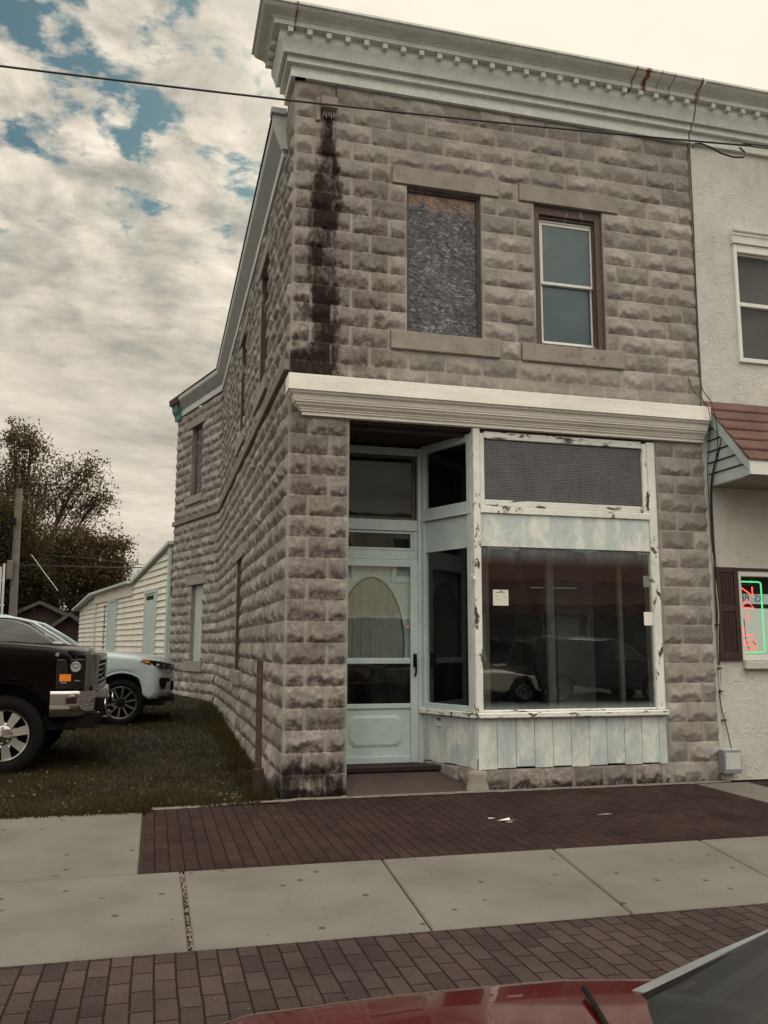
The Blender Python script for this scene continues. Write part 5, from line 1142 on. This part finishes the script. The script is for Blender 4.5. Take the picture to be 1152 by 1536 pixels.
b = across('brick_shop', 8.8, 17.5, 7.2, redb, 'dark brick shop with brown awning across the street reflected in the big window', [(9.6, 10.7, 4.6, 6.3), (12.6, 13.7, 4.6, 6.3), (15.2, 16.3, 4.6, 6.3), (9.3, 11.6, .7, 2.5), (13.2, 16.6, .7, 2.5)])
mb = MB(); mb.hexa([(9, -17.6, 2.75), (17.2, -17.6, 2.75), (17.2, -18.95, 3.6), (9, -18.95, 3.6), (9, -17.6, 2.45), (17.2, -17.6, 2.45), (17.2, -18.95, 2.7), (9, -18.95, 2.7)]); obj('awning', mb, plain('brown_awning', (.07, .035, .028), .9, .2, 3, 0), b)
mb = MB(); mb.box(11.9, 12.9, -19.0, -18.93, 0, 2.4); obj('door', mb, M['vinyl'], b)
across('tan_building', 17.7, 26, 6.6, tan_, 'tan building beyond the dark brick shop across the street', [(18.6, 19.8, 3.6, 5.4), (21.5, 22.7, 3.6, 5.4)])
across('tan_building', -8, 3.2, 5.6, tan_, 'low tan building left of the cream one across the street', [(-6.5, -4.5, .8, 2.4), (-1.5, .8, .8, 2.4)])
sd = thing('silver_sedan', 'silver sedan parked across the street reflected low in the big window', 'car', (8.6, -14.9, -.145), 0., local=True)
P = [(-3.4, .32)]+arc(-2.6, .31, .36, 168, 12)+[(-.5, .26)]+arc(0, .31, .36, 168, 12)+[(.72, .3), (.86, .45), (.84, .62), (.6, .72), (-.5, .86), (-.9, .90), (-2.6, .92), (-3.5, .92), (-3.6, .6)]
obj('body', body(P, .88, .08, .25, (0, .85)), car_paint('silver_sedan_paint', (.42, .40, .35), metal=.3), sd, smooth=32)
obj('cabin', body([(-.6, .86), (-1.3, 1.32), (-2.2, 1.36), (-3.1, .94), (-3.0, .88)], .80, .06, tumble=.3, tz=.9), M['tint'], sd, smooth=32)
for ax in (0, -2.6):
    for s in (-1, 1): wheel(sd, ax, s*.85, .31, s, .312, .205, .2, 10, M['alloy'], hub=.045)
vn = thing('dark_van', 'dark van parked across the street reflected in the lower right of the big window', 'van', (12.6, -14.9, -.145), 0., local=True)
P = [(-3.6, .4)]+arc(-2.9, .34, .4, 168, 12)+[(-.5, .34)]+arc(0, .34, .4, 168, 12)+[(.75, .38), (.85, .6), (.75, .95), (0, 1.1), (-.9, 1.72), (-1.4, 1.8), (-3.5, 1.78), (-3.75, 1.0)]
obj('body', body(P, .95, .1, .2, (0, .85), tumble=.1, tz=1.0), car_paint('dark_van_paint', (.03, .028, .03)), vn, smooth=32)
mb = MB()
for s in (-1, 1): mb.add([(-.3, s*.945, 1.12), (-1.3, s*.948, 1.12), (-1.3, s*.90, 1.6), (-.85, s*.90, 1.6)], [(0, 1, 2, 3)])
obj('side_glass', mb, M['tint'], vn)
for ax in (0, -2.9):
    for s in (-1, 1): wheel(vn, ax, s*.92, .34, s, .345, .23, .22, 10, M['alloy'], hub=.045)

# ================================================================== BACKGROUND: POLES, HOUSES, TREES
def gz(x, y): return .33
pole = thing('utility_pole', 'weathered grey timber utility pole in front of the trees', 'pole', tuple(at(17, 990, 32)*[1, 1, 0]+[0, 0, .3]))
a, b_ = at(16.5, 985, 32), at(28.8, 733, 32.4); a[2] = .2
mb = MB(); mb.tube([a, b_], [.155, .12], 14); obj('shaft', mb, M['polewood'], pole, smooth=50)
p = at(17, 855, 32); mb = MB(); mb.box(p[0]-.14, p[0]+.06, p[1]-.18, p[1]-.02, p[2]-.35, p[2]+.35); obj('switch_box', mb, M['polewood'], pole, bevel=.02)
p = at(24, 782, 32.2); mb = MB(); mb.box(p[0]-.2, p[0]+.0, p[1]-.16, p[1], p[2]-.12, p[2]+.12); mb.tube([p+np.array([-.15, 0, -.1]), p+np.array([-.17, 0, -1.2])], .03, 6); obj('bracket', mb, M['black'], pole)
po2 = thing('metal_stand', 'slim pale metal stand of two posts at the far left edge', 'post', tuple(at(3, 985, 28)*[1, 1, 0]+[0, 0, .3]))
for x, t in ((1.5, 850), (6.5, 845)):
    mb = MB(); q = at(x-2.5, 930, 28); q2 = at(x, t, 28); q[2] = .3; mb.tube([q, q2], .035, 8); obj('upright', mb, M['gutter'], po2)
mb = MB(); mb.tube([at(0, 908, 28), at(6, 908, 28)], .03, 6); mb.tube([at(0, 873, 28), at(6.5, 868, 28)], .03, 6); obj('crossbar', mb, M['gutter'], po2)
mb = MB(); mb.tube([at(47, 832, 30), at(66, 858, 30), at(87, 886, 30)], .011, 6); tag(obj('guy_wire', mb, M['gutter'], base=tuple(at(87, 886, 30))), 'pale slanting guy wire in front of the round tree', 'wire')
mb = MB(); mb.tube([at(-60, 846, 34), at(165, 851, 30), at(221, 851.5, 27)], .018, 6); tag(obj('house_wire', mb, M['cable'], base=tuple(at(165, 851, 30))), 'level dark wire running from the trees to the annex roof', 'wire')
mb = MB(); mb.tube([at(60, 832, 34), at(140, 838, 32), at(236, 850, 27)], .010, 6); tag(obj('house_wire', mb, M['cable'], base=tuple(at(140, 838, 32))), 'thin sagging wire above the level one by the annex roof', 'wire')
def house(px, py, depth, w, d, h, rh, rot, wall, roof, lab):
    c = at(px, py, depth); o = thing('house', lab, 'house', (c[0], c[1], .3), 0.); u = np.array([math.cos(rot), math.sin(rot)]); n = np.array([-u[1], u[0]])
    F = lambda a, b, z: (c[0]+u[0]*a+n[0]*b, c[1]+u[1]*a+n[1]*b, z)
    mb = MB(); mb.prism([(-w/2, .2), (w/2, .2), (w/2, h), (0, h+rh), (-w/2, h)], lambda p: F(p[0], 0, p[1]), lambda p: F(p[0], d, p[1])); obj('wall', mb, wall, o)
    mb = MB()
    for s in (-1, 1): mb.prism([(s*(w/2+.3), h-.2), (0, h+rh+.02), (0, h+rh+.16), (s*(w/2+.3), h-.04)], lambda p: F(p[0], -.3, p[1]), lambda p: F(p[0], d+.3, p[1]))
    r = obj('roof', mb, roof, o)
    mb = MB()
    for s in (-1, 1): mb.prism([(s*(w/2+.3), h-.22), (0, h+rh+.0), (0, h+rh+.15), (s*(w/2+.3), h-.05)], lambda p: F(p[0], -.34, p[1]), lambda p: F(p[0], -.305, p[1]))
    obj('barge_board', mb, plain('dull_barge_board', (.055, .05, .047), .8, .2, 5, 0) if 'dull_barge_board' not in bpy.data.materials else bpy.data.materials['dull_barge_board'], r)
    mb = MB(); mb.box(c[0]-.4, c[0]+.4, c[1]-.06, c[1]-.03, 1.0, 2.0) if rot == 0 else None
    if mb.v: obj('window', mb, M['tint'], o)
    return o
dk = plain('dark_brown_wall', (.035, .022, .018), .9, .3, 5, .1); rf = plain('dark_roof', (.040, .028, .025), .9, .3, 5, .2)
house(58, 960, 37, 3.4, 6, 2.35, .75, 0., dk, rf, 'dark brown shed with a pale roof edge below the trees, nearer the pole')
house(103, 960, 33, 1.6, 5, 1.85, .62, .05, dk, rf, 'small dark shed with a pale sloping barge board beside the white annex')
house(118, 965, 44, 3.0, 5, 2.45, .9, .1, plain('dull_wall', (.16, .14, .12), .9, .2, 4, 0), plain('grey_green_roof', (.14, .19, .19), .8, .2, 5, 0), 'far house with grey green roof between the sheds and the annex')
def tree(lab, base, ells, leaf, mat, tr=.3, fork=.4, depth=40):
    o = thing('tree', lab, 'tree', tuple(base), group=None)
    wood = MB(); L_ = []; base = np.array(base, float)
    cs = [at(px, py, dp) for px, py, dp, *_ in ells]; top = np.mean(cs, 0); top[2] = base[2]+(top[2]-base[2])*fork; top[:2] = base[:2]*.7+top[:2]*.3
    wood.tube([base, base*.5+top*.5+np.array([.08, 0, 0]), top], [tr, tr*.75, tr*.6], 10)
    for (px, py, dp, rx, ry, nc, nl), c in zip(ells, cs):
        k = dp/FPX; R = np.array([rx*k, (rx+ry)/2*k, ry*k]); st = base+(top-base)*random.uniform(.75, 1.)
        ctrl = (st+c)/2+np.array([0, 0, -.10*np.linalg.norm(c-st)]); N = 9; limb = [(1-t)**2*st+2*t*(1-t)*ctrl+t*t*c for t in np.linspace(0, 1.0, N)]
        wood.tube(limb, list(np.linspace(tr*.5, tr*.13, N)), 7)
        for _ in range(nc):
            q = RNG.normal(size=3); q = q/np.linalg.norm(q)*RNG.random()**.38; tip = c+R*q
            s0 = np.array(limb[int(RNG.integers(3, N))]); md = (s0+tip)/2+RNG.normal(size=3)*.12*np.linalg.norm(tip-s0)+np.array([0, 0, -.05])
            tw = [(1-t)**2*s0+2*t*(1-t)*md+t*t*tip for t in np.linspace(0, 1, 5)]; wood.tube(tw, list(np.linspace(tr*.11, .012, 5)), 4, False)
            for j in range(3):
                e = tip+RNG.normal(size=3)*R*.14; wood.tube([tw[3], (np.array(tw[3])+e)/2+RNG.normal(size=3)*.05, e], [.014, .01, .006], 3, False)
            m = int(nl*RNG.uniform(.5, 1.5)*1.7); sp = RNG.uniform(.25, .55)
            L_.append(tip+np.clip(RNG.normal(size=(m, 3)), -1.9, 1.9)*sp*np.array([1, 1, .75])*min(1.4, R.min()))
    obj('trunk', wood, M['bark'], o, smooth=60)
    p = np.concatenate(L_); n = len(p); V = np.zeros((n, 4, 3)); a = RNG.normal(size=(n, 3)); a /= np.linalg.norm(a, axis=1)[:, None]; b = np.cross(a, RNG.normal(size=(n, 3))); b /= np.linalg.norm(b, axis=1)[:, None]; s = leaf*RNG.uniform(.6, 1.4, (n, 1))
    V[:, 0] = p-a*s; V[:, 1] = p+b*s*.45; V[:, 2] = p+a*s; V[:, 3] = p-b*s*.45
    cr = tri_mesh('crown', V, mat, 4, o); return o
g0 = lambda px, dp: at(px, 980, dp)*[1, 1, 0]+[0, 0, .3]
tree('round dense tree with many stems standing right of the pole', g0(103, 41), [(100, 820, 41, 48, 38, 30, 75), (158, 855, 40, 34, 30, 24, 85), (110, 868, 41, 66, 36, 42, 100), (148, 815, 41, 36, 28, 18, 60), (70, 850, 42, 40, 45, 36, 140), (172, 828, 40, 20, 22, 12, 80), (140, 895, 40, 45, 22, 26, 130)], .072, M['leaf_tan'], .2, .25)
tree('tall thin leafed tree reaching highest at the left edge', g0(18, 48), [(45, 668, 48, 28, 36, 20, 48), (60, 725, 48, 48, 38, 26, 42), (118, 712, 47, 38, 30, 22, 45), (148, 742, 47, 26, 28, 14, 40), (8, 715, 49, 34, 56, 24, 60), (95, 760, 48, 52, 30, 20, 45), (20, 650, 49, 22, 18, 9, 35)], .085, M['leaf_tan'], .3, .45)
tree('brown leafed tree filling the left edge behind the pole', g0(-25, 38), [(5, 810, 38, 44, 58, 60, 170), (28, 870, 38, 44, 44, 46, 160), (-20, 880, 38, 50, 60, 40, 150), (45, 905, 38, 34, 24, 24, 130), (-30, 780, 38, 40, 50, 24, 120)], .075, M['leaf_dark'], .26, .35)
def shrubs(lab, px0, px1, py, depth, n, mat):
    mb = []; 
    for k in range(n):
        c = at(RNG.uniform(px0, px1), py+RNG.uniform(-12, 25), depth+RNG.uniform(-1, 1)); c[2] = max(.5, c[2]); m = 60
        mb.append(c+np.clip(RNG.normal(size=(m, 3)), -1.7, 1.7)*np.array([.45, .4, .32]))
    p = np.concatenate(mb); n = len(p); V = np.zeros((n, 4, 3)); a = RNG.normal(size=(n, 3)); a /= np.linalg.norm(a, axis=1)[:, None]; b = np.cross(a, RNG.normal(size=(n, 3))); b /= np.linalg.norm(b, axis=1)[:, None]; s = .10*RNG.uniform(.6, 1.4, (n, 1))
    V[:, 0] = p-a*s; V[:, 1] = p+b*s*.5; V[:, 2] = p+a*s; V[:, 3] = p-b*s*.5; c = p.mean(0); c[2] = .3
    o = thing('hedge', lab, 'hedge', tuple(c)); tri_mesh('foliage', V, mat, 4, o); return o
shrubs('dark overgrown hedge along the ground behind the parked vehicles', -60, 120, 945, 46, 90, M['leaf_dark'])

# ================================================================== SKY AND SUN
AZ, EL = math.radians(31), math.radians(41)
SUN = Vector((math.sin(AZ)*math.cos(EL), math.cos(AZ)*math.cos(EL), math.sin(EL)))
wd = bpy.data.worlds.new('World'); S.world = wd; wd.use_nodes = True
class GW(G):
    def __init__(s, t): s.t = t; t.nodes.clear()
w = GW(wd.node_tree)
d = w.n('ShaderNodeTexCoord').outputs['Generated']
x, y, z = w.xyz(d)
den = w.math('ADD', w.math('MAXIMUM', z, 0.), .10)
pv = w.n('ShaderNodeCombineXYZ', {0: w.math('DIVIDE', x, den), 1: w.math('DIVIDE', y, den), 2: 0.}).outputs[0]
sky = w.n('ShaderNodeTexSky', sky_type='NISHITA', sun_disc=False, sun_elevation=EL, sun_rotation=AZ, air_density=1., dust_density=1.2, ozone_density=2.)
skyc = w.mix(1., sky.outputs[0], (.21, .29, .235), 'MULTIPLY')
big = w.noise(1.15, 4, w.n('ShaderNodeMapping', {'Vector': pv, 'Location': (5.3, 2.2, 0)}).outputs[0], .5, .3)
med = w.noise(6.2, 8, pv, .62, .3)
fine = w.noise(15., 6, pv, .6, .2)
dens = w.math('ADD', w.math('ADD', w.math('MULTIPLY', big, .20), w.math('MULTIPLY', med, .66)), w.math('MULTIPLY', fine, .30))
# more cover low down and round the sun
dot = w.n('ShaderNodeVectorMath', {0: d, 1: tuple(SUN)}, operation='DOT_PRODUCT').outputs['Value']
cover = w.math('ADD', w.ramp(z, [(.28, .24), (.47, .0)]), w.ramp(dot, [(.92, .0), (.985, .25)]))
dens = w.math('ADD', dens, cover)
gap = w.n('ShaderNodeVectorMath', {0: d, 1: (-.06, .865, .50)}, operation='DOT_PRODUCT').outputs['Value']
dens = w.math('SUBTRACT', dens, w.ramp(gap, [(.925, 0.), (.99, .045)]))
mask = w.ramp(dens, [(.462, 0.), (.538, 1.)])
shade = w.noise(6.6, 8, w.n('ShaderNodeMapping', {'Vector': pv, 'Location': (.25, .35, 0)}).outputs[0], .6, .3)
low = w.noise(2.2, 5, w.n('ShaderNodeMapping', {'Vector': d, 'Scale': (1.6, 1.6, 4.6)}).outputs[0], .6, .4)
lowk = w.ramp(z, [(.20, 1.), (.50, 0.)])
sh = w.mix(lowk, shade, low)
cl = w.ramp(sh, [(.30, (1.5, 1.5, 1.33)), (.43, (2.45, 2.32, 1.97)), (.54, (3.6, 3.27, 2.7)), (.66, (4.6, 4.15, 3.42))])
edge_ = w.ramp(dens, [(.52, 1.12), (.70, .95), (.95, .82)])
cl = w.mix(1., cl, edge_, 'MULTIPLY')
cl = w.mix(w.ramp(dot, [(.90, 0.), (.985, .95)]), cl, (5.4, 4.85, 4.0))
col = w.mix(mask, skyc, cl)
# unseen sky behind the camera is boosted and cooled to light the shop front
back = w.ramp(y, [(.35, 0.), (.75, 1.)]) if False else w.ramp(w.math('ADD', w.math('MULTIPLY', y, -.5), .5), [(.42, 0.), (.72, 1.)])
col = w.mix(back, col, w.mix(1., col, (2.25, 2.26, 2.32), 'MULTIPLY'))
col = w.mix(back, col, w.mix(1., col, w.ramp(z, [(.12, .45), (.55, 1.25)]), 'MULTIPLY'))
# unseen sky overhead is boosted too, for more light from above
col = w.mix(w.ramp(z, [(.64, 0.), (.88, 1.)]), col, w.mix(1., col, (2.3, 2.3, 2.25), 'MULTIPLY'))
bg = w.n('ShaderNodeBackground', {'Color': col, 'Strength': .1})
o = w.n('ShaderNodeOutputWorld'); w.t.links.new(bg.outputs[0], o.inputs[0])
sl = bpy.data.lights.new('sun', 'SUN'); sl.energy = 1.3; sl.angle = math.radians(16); sl.color = (1., .92, .80)
so = bpy.data.objects.new('sun', sl); C.objects.link(so); so.rotation_euler = SUN.to_track_quat('Z', 'Y').to_euler(); so.location = (0, 0, 30)

for o in list(bpy.data.objects):
    if '_local' in o: del o['_local']
vs = S.view_settings; vs.view_transform = 'Standard'; vs.look = 'None'; vs.exposure = 1.0; vs.gamma = 1.
S.render.resolution_x, S.render.resolution_y = 768, 1024
S.cycles.max_bounces = 8; S.cycles.transparent_max_bounces = 12; S.cycles.use_denoising = True
S.cycles.sample_clamp_indirect = 6
